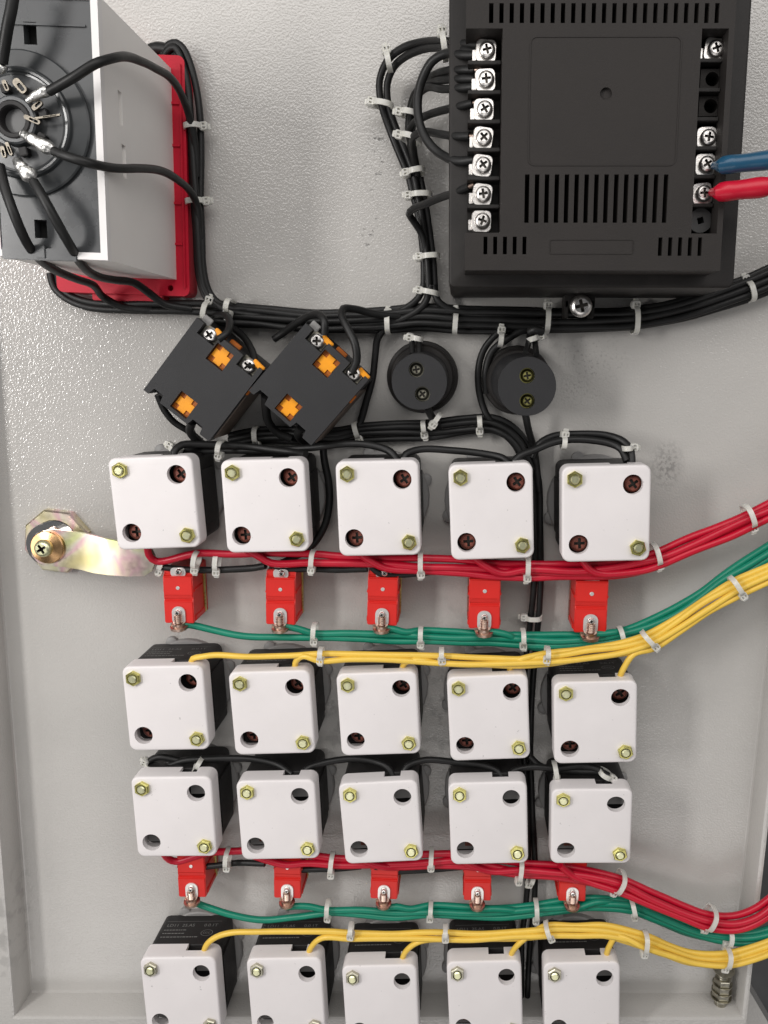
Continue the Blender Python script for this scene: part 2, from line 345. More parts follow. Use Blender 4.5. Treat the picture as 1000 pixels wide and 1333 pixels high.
# ------------------------------------------------------------------ indicator lamp blocks with white caps
FACES = {(1, 1): [141, 597, 249, 592, 262, 712, 152, 717], (1, 2): [288, 600, 395, 596, 404, 718, 294, 720], (1, 3): [436, 601, 545, 598, 548, 723, 442, 724], (1, 4): [583, 605, 694, 602, 695, 726, 588, 730], (1, 5): [730, 606, 848, 606, 846, 730, 733, 732],
 (2, 1): [159, 868, 263, 866, 274, 976, 168, 978], (2, 2): [296, 875, 403, 872.5, 411, 981, 307, 983], (2, 3): [438, 877, 541.5, 874, 548.5, 981, 444, 985], (2, 4): [581, 882, 687.6, 877, 690, 988, 587, 991], (2, 5): [721, 888, 830, 886, 829, 992.5, 721.5, 995],
 (3, 1): [171, 1013, 275, 1010, 282.5, 1115, 178, 1116], (3, 2): [309, 1017, 410, 1015, 415.7, 1116, 313, 1122], (3, 3): [440, 1021, 543.6, 1015, 550.6, 1121, 450, 1125.5], (3, 4): [582, 1018, 685.5, 1019, 688.5, 1123.6, 588.6, 1126.7], (3, 5): [717.5, 1027.7, 824.5, 1027, 820.5, 1125, 717.5, 1124],
 (4, 1): [183, 1248, 281, 1245, 288, 1347, 191, 1349], (4, 2): [321, 1249, 418.5, 1246, 424, 1349, 328, 1351], (4, 3): [445, 1258, 542, 1256, 547, 1359, 451, 1361], (4, 4): [581, 1253, 679, 1250, 681, 1354, 586, 1356], (4, 5): [706.5, 1254, 808.6, 1252, 806, 1355, 710, 1357]}
HF = .042
BW, BH = .045, .0497
NUTS = ((-.0161, .0183), (.0162, -.0178)); HOLES = ((.0134, .0149), (-.0139, -.0156))
def make_lamp(nutmat, label, printed, brown=True, sink=0.0):
    t = thing('indicator_lamp', label, 'indicator lamp', group='indicator lamp blocks in rows')
    bm = bmesh.new(); lathe(bm, [(.0262, 0), (.0262, .0035), (.0255, .0042), (.022, .0042)], 28)
    for k in range(4):
        a = k * PI / 2 + .35; lathe(bm, [(.0036, .0003), (.0036, .0026), (.0028, .0032)], 12, .0258 * math.cos(a), .0258 * math.sin(a))
    link('mounting_ring', bm, M_GREYRING, t)
    bm = bmesh.new(); rbox(bm, .0432, .0478, .004, .0035, .0300, .0008)
    box(bm, (.0222, 0, .017), (.0008, .030, .022)); box(bm, (-.0222, 0, .017), (.0008, .030, .022))
    body = link('body', bm, M_BLACK, t)
    # cap: outline with a notch in the rear half of its upper wall
    nu0, nu1 = .0030, .0125
    def outline(i):
        pts = rrect(BW - 2 * i, BH - 2 * i, .0042 - i, 5); k = max(range(len(pts)), key=lambda q: (round(pts[q][1], 5), pts[q][0]))
        v = BH / 2 - i; j = [q for q in range(len(pts)) if abs(pts[q][1] - v) < 1e-6][0]
        return pts[:j + 1] + [(nu1, v), (nu0, v)] + pts[j + 1:], j
    bm = bmesh.new(); O, j = outline(0); I = outline(.0018)[0]; n = len(O); hb, hm = .0305, .0362
    def wall(pts, h0, h1, skip):
        a = [bm.verts.new(p) for p in at_h(pts, h0)]; b = [bm.verts.new(p) for p in at_h(pts, h1)]
        for q in range(n):
            if skip and q == j + 1: continue
            bm.faces.new((a[q], a[(q + 1) % n], b[(q + 1) % n], b[q]))
    wall(O, hb, hm, True); wall(I, hb, hm, True); wall(I, hm, .0395, False)
    for q in range(n):
        k = (q + 1) % n; h = hm if q == j + 1 else hb
        bm.faces.new([bm.verts.new(V(*p, h)) for p in (O[q], O[k], I[k], I[q])])
    for q in (j + 1, j + 2): bm.faces.new([bm.verts.new(V(*p)) for p in ((*O[q], hb), (*O[q], hm), (*I[q], hm), (*I[q], hb))])
    L = [at_h(O, hm)]; B = .0013
    for k in range(5):
        a = k / 4 * PI / 2; i = B * (1 - math.cos(a)); L.append(at_h(outline(i)[0], HF - B + B * math.sin(a)))
    loft(bm, L)
    hs = [circ(.0051, 28, u, v) for u, v in HOLES]
    fill(bm, outline(B)[0], hs, HF)
    for q in hs: loft(bm, [at_h(q, .0385), at_h(q, HF)])
    bmesh.ops.remove_doubles(bm, verts=bm.verts, dist=1e-6)
    link('cap', bm, M_WHITE, t)
    for k, (u, v) in enumerate(NUTS):
        bm = bmesh.new(); hexnut(bm, u, v, .0043, HF, HF + .0022, .52 + .25 * k, .0029); nu = link('nut', bm, nutmat, t, 20)
        bm = bmesh.new(); lathe(bm, [(.0023, HF - .002), (.0023, HF + .0024), (.0018, HF + .0030)], 16, u, v); link('bolt', bm, M_BOLT, nu, 30)
    for k, (u, v) in enumerate(HOLES):
        bm = bmesh.new()
        if brown: screw_head(bm, u + .0010, v - .0003, .0050, .0342 - sink, .0034, .6 + k); lathe(bm, [(.0054, .0316 - sink), (.0054, .0342 - sink)], 16, u + .0010, v); link('terminal_screw', bm, M_BAKE, t)
        else: box(bm, (u + (.0026 if k else 0), v - (.0010 if k else 0), .0322), (.0056 if k else .0120, .0044 if k else .0110, .0016)); link('contact_bar', bm, M_BAKE if k else M_GREYRING, t)
    if not brown:
        bm = bmesh.new(); box(bm, (-.0139, -.0156, .0312), (.012, .012, .0008)); link('contact_floor', bm, M_GREYRING, t)
        bm = bmesh.new(); box(bm, (-.0120, -.0140, .0335), (.0060, .0014, .0012)); link('contact_blade', bm, M_BRASS, t)
    if printed: add_print(body)
    return t
def add_print(body):
    """the flat print on the upper side of the black body"""
    z = .0478 / 2 + .00012
    def text(s, x, h, size):
        c = bpy.data.curves.new('t', 'FONT'); c.body = s; c.size = size; c.resolution_u = 3
        o = bpy.data.objects.new('t', c); me = bpy.data.meshes.new_from_object(o); bpy.data.objects.remove(o); bpy.data.curves.remove(c)
        return [(Matrix.Translation((x, -h, z)), me)]
    bm = bmesh.new()
    for s, x, h, sz in (('LD11  25.AS', -.0165, .0142, .0034), ('0.0.1T', .0068, .0142, .0034), ('CCC', .0080, .0206, .0022)):
        for Mx, me in text(s, x, h, sz): me.transform(Mx); bm.from_mesh(me)
    def bar(x0, x1, h, w=.0004): bm.faces.new([bm.verts.new(q) for q in ((x0, -h, z), (x1, -h, z), (x1, -h + w, z), (x0, -h + w, z))])
    bar(-.0175, .0170, .0096, .0002)
    rnd = random.Random(3)
    for h, x1 in ((.0176, -.004), (.0206, -.005), (.0238, .004)):
        x = -.0170
        while x < x1:
            w = rnd.uniform(.0008, .0022); bar(x, x + w, h, .0007); x += w + .0004
    for k in range(20):
        a0, a1 = 2 * PI * k / 20, 2 * PI * (k + 1) / 20
        bm.faces.new([bm.verts.new((.0105 + r * math.cos(a), -.0199 + .75 * r * math.sin(a), z)) for r, a in ((.0034, a0), (.0037, a0), (.0037, a1), (.0034, a1))])
    me = bpy.data.meshes.new('label_print'); bm.to_mesh(me); bm.free(); me.materials.append(M_PRINT)
    o = bpy.data.objects.new('label_print', me); COL.objects.link(o); o.parent = body
ORD = ['leftmost', 'second', 'middle', 'fourth', 'rightmost']
def lab(r, c):
    return 'white capped black lamp block, %s in the ' % ORD[c - 1] + {1: 'top row above the red wires', 2: 'second row below the yellow wires', 3: 'third row under the black wires', 4: 'bottom row with silvery nuts'}[r]
protos = {}
LAMP = {}
for (r, c), f in FACES.items():
    p = [P(f[2 * i], f[2 * i + 1], HF) for i in range(4)]
    ctr = sum(p, Vector()) / 4; ctr.y = 0
    e = ((p[1] - p[0]) + (p[2] - p[3])) / 2; l = ((p[0] - p[3]) + (p[1] - p[2])) / 2
    w, h = e.length, l.length
    a = (math.atan2(e.z, e.x) + math.atan2(-l.x, l.z)) / 2
    key = 'abdc'[r - 1]
    sc = (w / BW, 1, h / BH)
    if key not in protos:
        t = protos[key] = make_lamp(M_ZINC if key == 'c' else M_BRASS, lab(r, c), key in 'bc', key in 'ab', .0026 if key == 'b' else 0)
        t.location = ctr; t.rotation_euler = (0, -a, 0); t.scale = sc
    else: t = dup(protos[key], ctr, a, lab(r, c), scale=sc)
    LAMP[r, c] = (ctr, a)

# ------------------------------------------------------------------ red terminal blocks
def make_redblock():
    t = thing('terminal_block', '', 'terminal block', group='red terminal blocks in two rows')
    w = .0165; H = .026
    prof = [(-.015, 0), (.016, 0), (.016, H - .003), (.0125, H - .003), (.0118, H - .0004), (-.0002, H - .0004), (-.0006, H - .0016), (-.0016, H - .0016), (-.0022, H), (-.015, H)]
    bm = bmesh.new(); loft(bm, [[V(-w / 2, v, h) for v, h in prof], [V(w / 2, v, h) for v, h in prof]], cap0=True, cap1=True)
    bmesh.ops.bevel(bm, geom=[e for e in bm.edges if e.calc_length() < .04], offset=.0005, segments=2, affect='EDGES', clamp_overlap=True)
    for v_ in (.0012, -.0034): box(bm, (0, v_, H - .0010), (w * .96, .0007, .0016), bev=.0002)
    for s in (-1, 1):
        box(bm, (s * w / 2, .0035, .0165), (.0012, .0016, .0150), bev=.0003); box(bm, (s * w / 2, -.0125, .0140), (.0012, .0030, .0180), bev=.0003)
    link('body', bm, M_REDPL, t)
    bm = bmesh.new(); lathe(bm, [(.0011, H - .0003), (.0011, H - .0002), (.0009, H)], 12, 0, .0055); link('rivet', bm, M_CLIP, t)
    for s in (-1, 1):
        bm = bmesh.new(); box(bm, (s * (w / 2 + .0004), -.001, .0060), (.0007, .026, .0030), bev=.0002); link('side_plate', bm, M_BRASS if s > 0 else M_COPPER, t)
    bm = bmesh.new(); plate(bm, rrect(.0074, .0110, .0034, 6, 0, -.0105), [circ(.0018, 14, 0, -.0082)], H + .0001, H + .0009); cl = link('clip', bm, M_CLIP, t)
    bm = bmesh.new(); screw_head(bm, 0, -.0082, .0017, H + .0009, .0022, .4, 16); link('pin', bm, M_STEEL, cl)
    bm = bmesh.new(); ax = [V(0, -.0095, H + .0022), V(0, -.0165, H + .0012)]
    path = [ax[0].lerp(ax[1], k / 28) for k in range(29)]; tube(bm, path, .0020, 14, rf=lambda x: 1 + .14 * math.sin(x * 14 * PI)); sc = link('terminal_screw', bm, M_COPPER, t)
    bm = bmesh.new(); d = (ax[1] - ax[0]).normalized(); path = [ax[1] + d * q for q in (-.0026, -.0024, -.0004, -.0003, .0012, .0013, .0022)]
    rr = [.0024, .0034, .0034, .0048, .0048, .0036, .0030]; it = iter(rr); tube(bm, path, 1, 18, rf=lambda x: next(it)); link('washer', bm, M_COPPER, sc)
    bm = bmesh.new(); d2 = Vector((0, 0, -1)); box(bm, (-.0036, -.0150, H - .0004), (.003, .0034, .0006), bev=.0002); link('lug', bm, M_COPPER, t)
    bm = bmesh.new(); plate(bm, rrect(.0084, .0052, .002, 5, 0, .0142), [circ(.0014, 12, 0, .0142)], H - .0032, H - .0018); link('clip', bm, M_CLIP, t)
    bm = bmesh.new(); screw_head(bm, .0008, .0146, .0019, H - .0018, .0022, .8, 16); link('pin', bm, M_STEEL, t)
    return t
RB = [(1, 1, 232, 778, 1.0), (1, 2, 365, 780, 1.0), (1, 3, 498, 780, 1.02), (1, 4, 631, 783, 1.06), (1, 5, 770, 787, 1.1),
      (2, 1, 249, 1139, 1.0), (2, 2, 374, 1141, .98), (2, 3, 500.5, 1142, .98), (2, 4, 622, 1144, .98), (2, 5, 746, 1145, .97)]
RBPOS = {}
proto = None
for row, c, px, py, s in RB:
    loc = P(px, py, .026); loc.y = 0
    label = 'red terminal block with copper screw, %s of those below the %s row of lamps' % (ORD[c - 1], 'top' if row == 1 else 'third')
    if proto is None: proto = t = make_redblock(); t.location = loc; t['label'] = label; t.rotation_euler = (0, -.02, 0)
    else: t = dup(proto, loc, [.02, .0, -.01, .015, .01][c - 1], label, scale=(s, 1, s))
    RBPOS[row, c] = loc

# ------------------------------------------------------------------ big black controller
def controller():
    HS, HT, HFL = .062, .082, .064
    q = [P(588, 0, HS), P(980, 0, HS), P(955, 373, HS), P(581, 376, HS)]
    e = ((q[1] - q[0]) + (q[2] - q[3])); ang = math.atan2(e.z, e.x) - .004
    ctr = sum(q, Vector()) / 4; ctr.y = 0
    t = thing('process_controller', 'large black instrument housing with vent slots and screw terminals above the black wires', 'controller', ctr, ang)
    inv = (Matrix.Translation(ctr) @ Matrix.Rotation(-ang, 4, 'Y')).inverted()
    def L(px, py, h): v = inv @ P(px, py, h); return (v.x, v.z)
    qs = [inv @ v for v in q]
    w = (qs[1].x - qs[0].x + qs[2].x - qs[3].x) / 2; v1 = qs[0].z + .028; v0 = (qs[2].z + qs[3].z) / 2
    bm = bmesh.new(); cu = (qs[0].x + qs[1].x + qs[2].x + qs[3].x) / 4
    rbox(bm, w, v1 - v0, .003, 0, HS, .0012, cu, (v0 + v1) / 2)
    link('casing', bm, M_CTRL_SIDE, t)
    # ledge lip right at the door
    # raised back with open terminal bays
    xl = L(606, 180, HT)[0]; xr = L(948, 180, HT)[0]; yb = L(770, 352, HT)[1]; yt = v1 - .003
    a = L(656, 37, HT); b = L(650, 303, HT); bx = (a[0] + b[0]) / 2
    c0 = L(917, 42, HT); c1 = L(897, 303, HT); c2 = L(957, 42, HT); rx = (c0[0] + c1[0]) / 2; rx2 = xr - .0025
    rt = L(930, 37, HT)[1]; rb_ = L(905, 304, HT)[1]; lt = a[1]; lb = b[1]
    holes = [rect(rx, rb_, rx2, rt), rect(xl - .001, lb, bx, lt)]
    def slot(px, y0, y1, wpx):
        u0, v_ = L(px, y0, HT); u1, v2 = L(px, y1, HT); u = (u0 + u1) / 2; hw = wpx * .00018
        holes.append(rect(u - hw, v2, u + hw, v_))
    for k in range(23): slot(639.6 + 13.36 * k, 4, 30, 5.2)
    for k in range(15): slot(686 + 12.86 * k, 227, 290, 5.6)
    for k in range(5): slot(632 + 12.7 * k, 308, 331, 5); slot(859.5 + 12.9 * k, 309, 333, 5)
    dim = L(789, 122, HT); dsq = rect(dim[0] - .004, dim[1] - .004, dim[0] + .004, dim[1] + .004); holes.append(dsq)
    bm = bmesh.new(); cells(bm, (xl, yb, xr, yt), holes, HS, HT, skip=(dsq,))
    fill(bm, dsq, [circ(.0026, 18, *dim)], HT); loft(bm, [at_h(circ(.0026, 18, *dim), HT - .0016), at_h(circ(.0026, 18, *dim), HT)])
    link('back_cover', bm, M_CTRL, t)
    bm = bmesh.new(); lathe(bm, [(.0027, HT - .004), (.0027, HT - .0016)], 18, *dim); link('ejector_dimple', bm, M_CTRL, t)
    # thin raised line of the label panel and of the type field
    def frame(px0, py0, px1, py1, wd, rad=.003):
        u0, v_ = L(px0, py0, HT); u1, v2 = L(px1, py1, HT)
        bm = bmesh.new(); o = rrect(u1 - u0, v_ - v2, rad, 4, (u0 + u1) / 2, (v_ + v2) / 2); i = rrect(u1 - u0 - 2 * wd, v_ - v2 - 2 * wd, rad - wd, 4, (u0 + u1) / 2, (v_ + v2) / 2)
        plate(bm, o, [i], HT - .0005, HT + .0003); link('raised_border', bm, M_CTRL, t)
    frame(690, 47, 880, 216, .0005); frame(716, 312, 824, 331, .0002, .0007)
    # terminals
    lefts = [(633, 64), (632, 102), (630, 141), (629, 178), (628, 214), (628, 252), (627, 287)]
    rights = [(932, 62), (929, 103), (927, 138), (922, 178), (920, 213), (916, 251), (912, 287)]
    HB = .0715
    def terminal(px, py, k):
        u, v = L(px, py, HB + .003)
        bm = bmesh.new(); sq = rotp(rrect(.0092, .0098, .0022, 3), random.uniform(-.15, .15), u, v)
        sq2 = [(u + (a - u) * .93, v + (b - v) * .93) for a, b in sq]
        loft(bm, [at_h(sq, HB - .001), at_h(sq, HB + .0006), at_h(sq2, HB + .0011)], cap1=True)
        box(bm, (u - .0042, v - .0014, HB - .0008), (.0036, .0046, .0012), bev=.0002)
        wsh = link('terminal_washer', bm, M_STEEL, t)
        bm = bmesh.new(); screw_head(bm, u + .0004, v, .0037, HB + .0011, .0024, random.uniform(0, 1.5)); link('terminal_screw', bm, M_STEEL, wsh)
    for k, (px, py) in enumerate(lefts): terminal(px, py, k)
    for k in (0, 3, 4, 5): terminal(*rights[k], k)
    for k in (1, 2):
        u, v = L(*rights[k], HB); bm = bmesh.new(); plate(bm, rect(u - .0058, v - .0042, u + .0042, v + .0042), [circ(.0030, 18, u - .0006, v)], HS + .0005, HB)
        box(bm, (u + .0060, v, HB - .003), (.0012, .0078, .006)); link('empty_terminal', bm, M_CTRL, t)
    u, v = L(*rights[6], HB); bm = bmesh.new(); plate(bm, circ(.0054, 24, u, v), [rotp(rect(-.0014, -.0014, .0014, .0014), .3, u, v)], HS + .0005, HB); link('plastic_plug', bm, mat('grey_plug_plastic', (.075, .075, .075), .45), t)
    for lst, x0, x1, hh in ((lefts, xl + .001, bx - .0003, .0115), (rights, rx + .0003, rx2 - .0003, .0135)):
        for (xa, ya), (xb, yb2) in zip(lst, lst[1:]):
            v = (L(xa, ya, HB)[1] + L(xb, yb2, HB)[1]) / 2
            bm = bmesh.new(); box(bm, ((x0 + x1) / 2, v, HS + hh / 2), (x1 - x0, .0016, hh), bev=.0002); link('divider', bm, M_CTRL_SIDE, t)
    bm = bmesh.new(); plate(bm, rect(xl + .0008, lb + .0002, bx - .0002, lt - .0002), [], HS + .0002, HS + .0012)
    link('terminal_strip', bm, M_CTRL_SIDE, t)
    # mounting bracket under it
    u, v = L(757, 398, .03); ub = v0
    bm = bmesh.new(); box(bm, (u, ub - .0035, .018), (.016, .007, .012), bev=.0006); box(bm, (u + .0068, ub - .0075, .018), (.002, .009, .012), bev=.0004); box(bm, (u - .0068, ub - .0075, .018), (.002, .009, .012), bev=.0004)
    link('bracket', bm, M_CTRL_SIDE, t)
    bm = bmesh.new(); screw_head(bm, u, v, .0058, .0275, .0035, .25, 28); lathe(bm, [(.0026, .004), (.0026, .028)], 14, u, v); link('bracket_screw', bm, M_STEEL, t)
    return t
controller()

# ------------------------------------------------------------------ grey alarm housing on a red base
def alarm():
    HT, HF2 = .099, .013
    q = [P(-14, -9, HT), P(123, -9, HT), P(142, 338, HT), P(-14, 338, HT)]
    ang = -.008; ctr = P(70, 165, HT); ctr.y = 0
    t = thing('alarm_relay', 'pale grey relay housing with smoked back plate on a red base', 'relay', ctr, ang)
    inv = (Matrix.Translation(ctr) @ Matrix.Rotation(-ang, 4, 'Y')).inverted()
    def L(px, py, h): v = inv @ P(px, py, h); return (v.x, v.z)
    u1 = (L(123, -6, HT)[0] + L(142, 338, HT)[0]) / 2 ; u0 = L(-16, 165, HT)[0]; v0 = L(140, 338, HT)[1]; v1 = L(123, -9, HT)[1]
    # red base
    fu1 = L(247, 380, HF2)[0]; fu0 = L(74, 370, HF2)[0]; fv0 = L(248, 386, HF2)[1]; fv1 = L(232, 72, HF2)[1]
    bm = bmesh.new(); hole = circ(.0016, 14, *L(222, 375, HF2)); o = rrect(fu1 - fu0, fv1 - fv0, .0035, 4, (fu0 + fu1) / 2, (fv0 + fv1) / 2)
    plate(bm, o, [hole], 0, HF2, floor=HF2 - .005)
    wl = L(233, 240, HF2)[0]
    box(bm, (fu1 - .0022, (fv0 + fv1) / 2, HF2 + .0006), (.0012, (fv1 - fv0) * .93, .0012), bev=.0003)
    for py in (135, 190, 265, 318):
        v = L(240, py, HF2)[1]; box(bm, (fu1 - .0055, v, HF2 + .0005), (.005, .0012, .001))
    link('base', bm, M_FLANGE, t)
    bm = bmesh.new(); ua = L(122, 388, .008)[0]; ub = L(214, 388, .008)[0]; box(bm, ((ua + ub) / 2, fv0 - .0015, .005), (ub - ua, .004, .010), bev=.0005); link('base_foot', bm, M_FLANGE, t)
    # walls
    bm = bmesh.new(); i = .0027
    loft(bm, [at_h(rect(u0, v0, u1, v1), HF2), at_h(rect(u0, v0, u1 - .0, v1), HT - .0006)][0:0] or [at_h(rect(u0, v0, u0 + .002, v1), HF2), at_h(rect(u0, v0, u0 + .002, v1), HT - .0006)], cap1=True)
    box(bm, ((u0 + u1) / 2, v0 + .001, (HT + HF2) / 2), (u1 - u0 - .0042, .002, HT - HF2 - .001)); box(bm, ((u0 + u1) / 2, v1 - .001, (HT + HF2) / 2), (u1 - u0 - .0042, .002, HT - HF2 - .001))
    link('housing', bm, M_HOUS, t)
    bm = bmesh.new()
    mp = lambda a, b, h: V(u1 - .002 + h, b, a)
    sl = []
    for px0, py0, py1, hd in ((139, 118, 162, .079), (143, 188, 231, .077)):
        va = inv @ P(px0, py0, hd); vb = inv @ P(px0, py1, hd); sl.append(rect(hd - .0022, vb.z, hd + .0022, va.z))
    plate(bm, rect(HF2, v0, HT - .0005, v1), sl, 0, .002, mp, floor=.0006); link('side_wall', bm, M_HOUS, t)
    bm = bmesh.new(); r0 = [(u0, v0), (u1 + .0003, v0 - .0003), (u1 + .0003, v1), (u0, v1)]; plate(bm, r0, [rect(u0 + .001, v0 + i, u1 - i, v1 - .0022)], HT - .004, HT); link('front_rim', bm, M_RIM, t)
    sq = []
    for px, py, w, h in ((39, 43, 15, 24), (53, 298, 15, 21)):
        u, v = L(px, py, HT - .001); sq.append(rect(u - w * .00018, v - h * .00018, u + w * .00018, v + h * .00018))
    bm = bmesh.new(); plate(bm, rect(u0 + .001, v0 + i + .0002, u1 - i - .0002, v1 - .0024), sq, HT - .006, HT - .0012)
    bp = link('back_plate', bm, M_SMOKE, t)
    for q2 in sq:
        c = (sum(p[0] for p in q2) / 4, sum(p[1] for p in q2) / 4); bm = bmesh.new(); box(bm, (*c, HT - .0075), (.009, .012, .002)); link('cavity', bm, M_VOID, t)
    bm = bmesh.new(); ua, va = L(0, 29, HT); ub, _ = L(110, 29, HT); box(bm, ((ua + ub) / 2, va, HT - .0009), (ub - ua, .0008, .0010)); link('ledge', bm, M_SMOKE, t)
    bm = bmesh.new()
    for px, py, w, h in ((52, 331, 90, 14), (54, 328, 12, 15)):
        u, v = L(px, py, HT); box(bm, (u, v, HT - .0002 + (.0004 if w < 20 else 0)), (w * .00036, h * .00036, .002 if w < 20 else .0016), bev=.0003)
    link('latch_tab', bm, M_SMOKE, t)
    # round socket
    cu, cv = L(18, 156, HT + .006)
    bm = bmesh.new(); lathe(bm, [(.0290, HT - .0012), (.0290, HT + .0003), (.0284, HT + .0008), (.0222, HT + .0012), (.0216, HT + .0026), (.0208, HT + .0030), (.0199, HT + .0029), (.0194, HT + .0024), (.0186, HT + .0022)], 64, cu, cv, cap0=False, cap1=False); link('socket_collar', bm, M_SMOKE2, t, 30)
    bm = bmesh.new(); lathe(bm, [(.0187, HT + .0020), (.010, HT + .0024), (.0095, HT + .0062), (.0088, HT + .0068), (.0074, HT + .0068)], 48, cu, cv, cap0=False, cap1=False); link('socket_disc', bm, M_SMOKE, t, 30)
    bm = bmesh.new(); lathe(bm, [(.0075, HT + .0070), (.0070, HT + .0074), (.0056, HT + .0074), (.0052, HT + .0068), (.0050, HT + .0030)], 48, cu, cv, cap0=False, cap1=False); sk = link('socket_ring', bm, M_BLACK, t, 30)
    bm = bmesh.new(); lathe(bm, [(.0051, HT + .0028), (.0050, HT + .0032)], 32, cu, cv); link('socket_core', bm, mat('grey_core_plastic', (.11, .11, .11), .5), t)
    HP = HT + .008
    # solder lugs, each from the ring outwards
    def lug(p0, p1, soldered, w=5):
        a, b = L(*p0, HP), L(*p1, HP); d = Vector((b[0] - a[0], b[1] - a[1])); ln = d.length; an = math.atan2(d.y, d.x)
        bm = bmesh.new(); hw = w * .00018
        if soldered:
            path = [V(a[0] + (b[0] - a[0]) * k / 10, a[1] + (b[1] - a[1]) * k / 10, HP + .0012 * math.sin(k / 10 * PI) + random.uniform(0, .0004)) for k in range(11)]
            pr = [.7, .85, .8, 1.0, 1.1, 1.0, 1.2, 1.35, 1.45, 1.3, .9]; it = iter(pr); tube(bm, path, hw * 1.5, 10, rf=lambda x: next(it))
        else:
            # bare eyelet: a strip with an open loop
            o = rotp(rrect(ln, hw * 2, hw * .9, 4), an, (a[0] + b[0]) / 2, (a[1] + b[1]) / 2); ii = rotp(rrect(ln * .55, hw, hw * .45, 4, ln * .1), an, (a[0] + b[0]) / 2, (a[1] + b[1]) / 2)
            plate(bm, o, [ii], HP - .0012, HP)
        link('solder_lug', bm, M_SOLDER if soldered else M_LUG, t)
    lug((36, 132), (66, 117), True, 6); lug((29, 174), (70, 196), True, 8); lug((22, 209), (44, 233), True, 9); lug((-4, 70), (3, 96), True, 8)
    lug((31, 151), (52, 160), False, 5); lug((18, 103), (33, 120), False, 9); lug((45, 154), (78, 149), False, 2); lug((42, 142), (54, 132), False, 6); lug((2, 190), (6, 205), False, 5); lug((8, 185), (15, 202), False, 4); lug((4, 104), (10, 118), False, 5)
    for k in range(8):
        a = k * PI / 4 + .25; bm = bmesh.new(); box(bm, (cu + .0125 * math.cos(a), cv + .0125 * math.sin(a), HT + .0045), (.0034, .0034, .0034), Matrix.Rotation(-a, 3, 'Y'), .0003); link('pin_boss', bm, M_BLACK, t)
alarm()

# ------------------------------------------------------------------ two slate switch blocks
def switch_block(pts, label):
    p = [P(pts[2 * i], pts[2 * i + 1], .040) for i in range(4)]   # top, right, bottom, left
    e = (p[1] - p[0]) + (p[2] - p[3]); ang = math.atan2(e.z, e.x); ctr = sum(p, Vector()) / 4; ctr.y = 0
    w = e.length / 2; hh = ((p[0] - p[3]).length + (p[1] - p[2]).length) / 2
    t = thing('contact_block', label, 'switch block', ctr, ang, 'slate contact blocks')
    H = .040; a, b = w / 2, hh / 2
    def outl(i=0):
        A, B = a - i, b - i
        return [(-A, -B), (-.0180, -B), (-.0170, -B + .0042), (-.0115, -B + .0042), (-.0105, -B), (.0068, -B), (.0078, -B + .0040), (.0140, -B + .0040), (.0150, -B), (A, -B),
                (A, B - .010), (A, B), (.0185, B), (.0185, B - .0062), (.0085, B - .0062), (.0085, B), (-.0060, B), (-.0060, B - .0062), (-.0165, B - .0062), (-.0165, B), (-A, B)]
    bm = bmesh.new()
    holes = [rotp(rect(-.0052, -.0052, .0052, .0052), 0, -.0003, b - .0085), rotp(rect(-.0052, -.0052, .0052, .0052), 0, -.0003, -b + .0070)]
    plate(bm, outl(), holes, H - .010, H)
    link('top_plate', bm, M_SWITCH, t, 0)
    bm = bmesh.new(); rbox(bm, w - .0012, hh - .0012, .001, .002, H - .0092, .0005); link('body', bm, M_BLACK, t)
    bm = bmesh.new(); box(bm, (a + .0002, -.003, .022), (.0007, hh * .8, .026)); link('side_plate', bm, mat('brown_fibre', (.10, .075, .06), .5, var=.3, vscale=120), t)
    for cv in (b - .0085, -b + .0070):
        bm = bmesh.new(); box(bm, (-.0003, cv, H - .0062), (.0102, .0102, .006)); pl = link('plunger', bm, M_AMBERDK, t)
        bm = bmesh.new(); loft(bm, [at_h([(u - .0003, v + cv) for u, v in cross_pts(.0046, .0021)], H - .0041), at_h([(u - .0003, v + cv) for u, v in cross_pts(.0046, .0021)], H - .0024)], cap1=False)
        fill(bm, [(u - .0003, v + cv) for u, v in cross_pts(.0046, .0021)], [], H - .0024); link('plunger_cross', bm, M_ORANGE, pl, 0)
    for cu in (-.0115, .0132):
        bm = bmesh.new(); box(bm, (cu, b - .0028, H - .0052), (.0092, .0064, .0014)); link('contact_strip', bm, M_GALV, t)
        bm = bmesh.new(); screw_head(bm, cu, b - .0032, .0040, H - .0046, .0030, random.uniform(0, 1.5)); link('contact_screw', bm, M_STEEL, t)
        bm = bmesh.new(); box(bm, (cu + .0040, b + .0003, H - .0036), (.0070, .0028, .0022), Matrix.Rotation(.1, 3, 'Y'), .0003); link('amber_tab', bm, M_ORANGE, t)
    bm = bmesh.new(); box(bm, (a - .0004, b - .0135, H - .004), (.0026, .0050, .003), bev=.0003); box(bm, (.0012, b + .0008, H - .0065), (.0065, .0022, .003), bev=.0003); link('amber_tab', bm, M_AMBERDK, t)
    bm = bmesh.new(); box(bm, (-a + .0038, b + .0014, H - .0050), (.0052, .0042, .0012), bev=.0003); link('bracket_tab', bm, M_GREYRING, t)
    return t
switch_block([258, 416, 344, 483, 270, 574, 185, 505], 'slate contact block with two amber crosses just below the red relay base')
switch_block([397, 421, 481, 494, 404, 580, 325, 508], 'slate contact block with two amber crosses between its twin and the round buzzers')

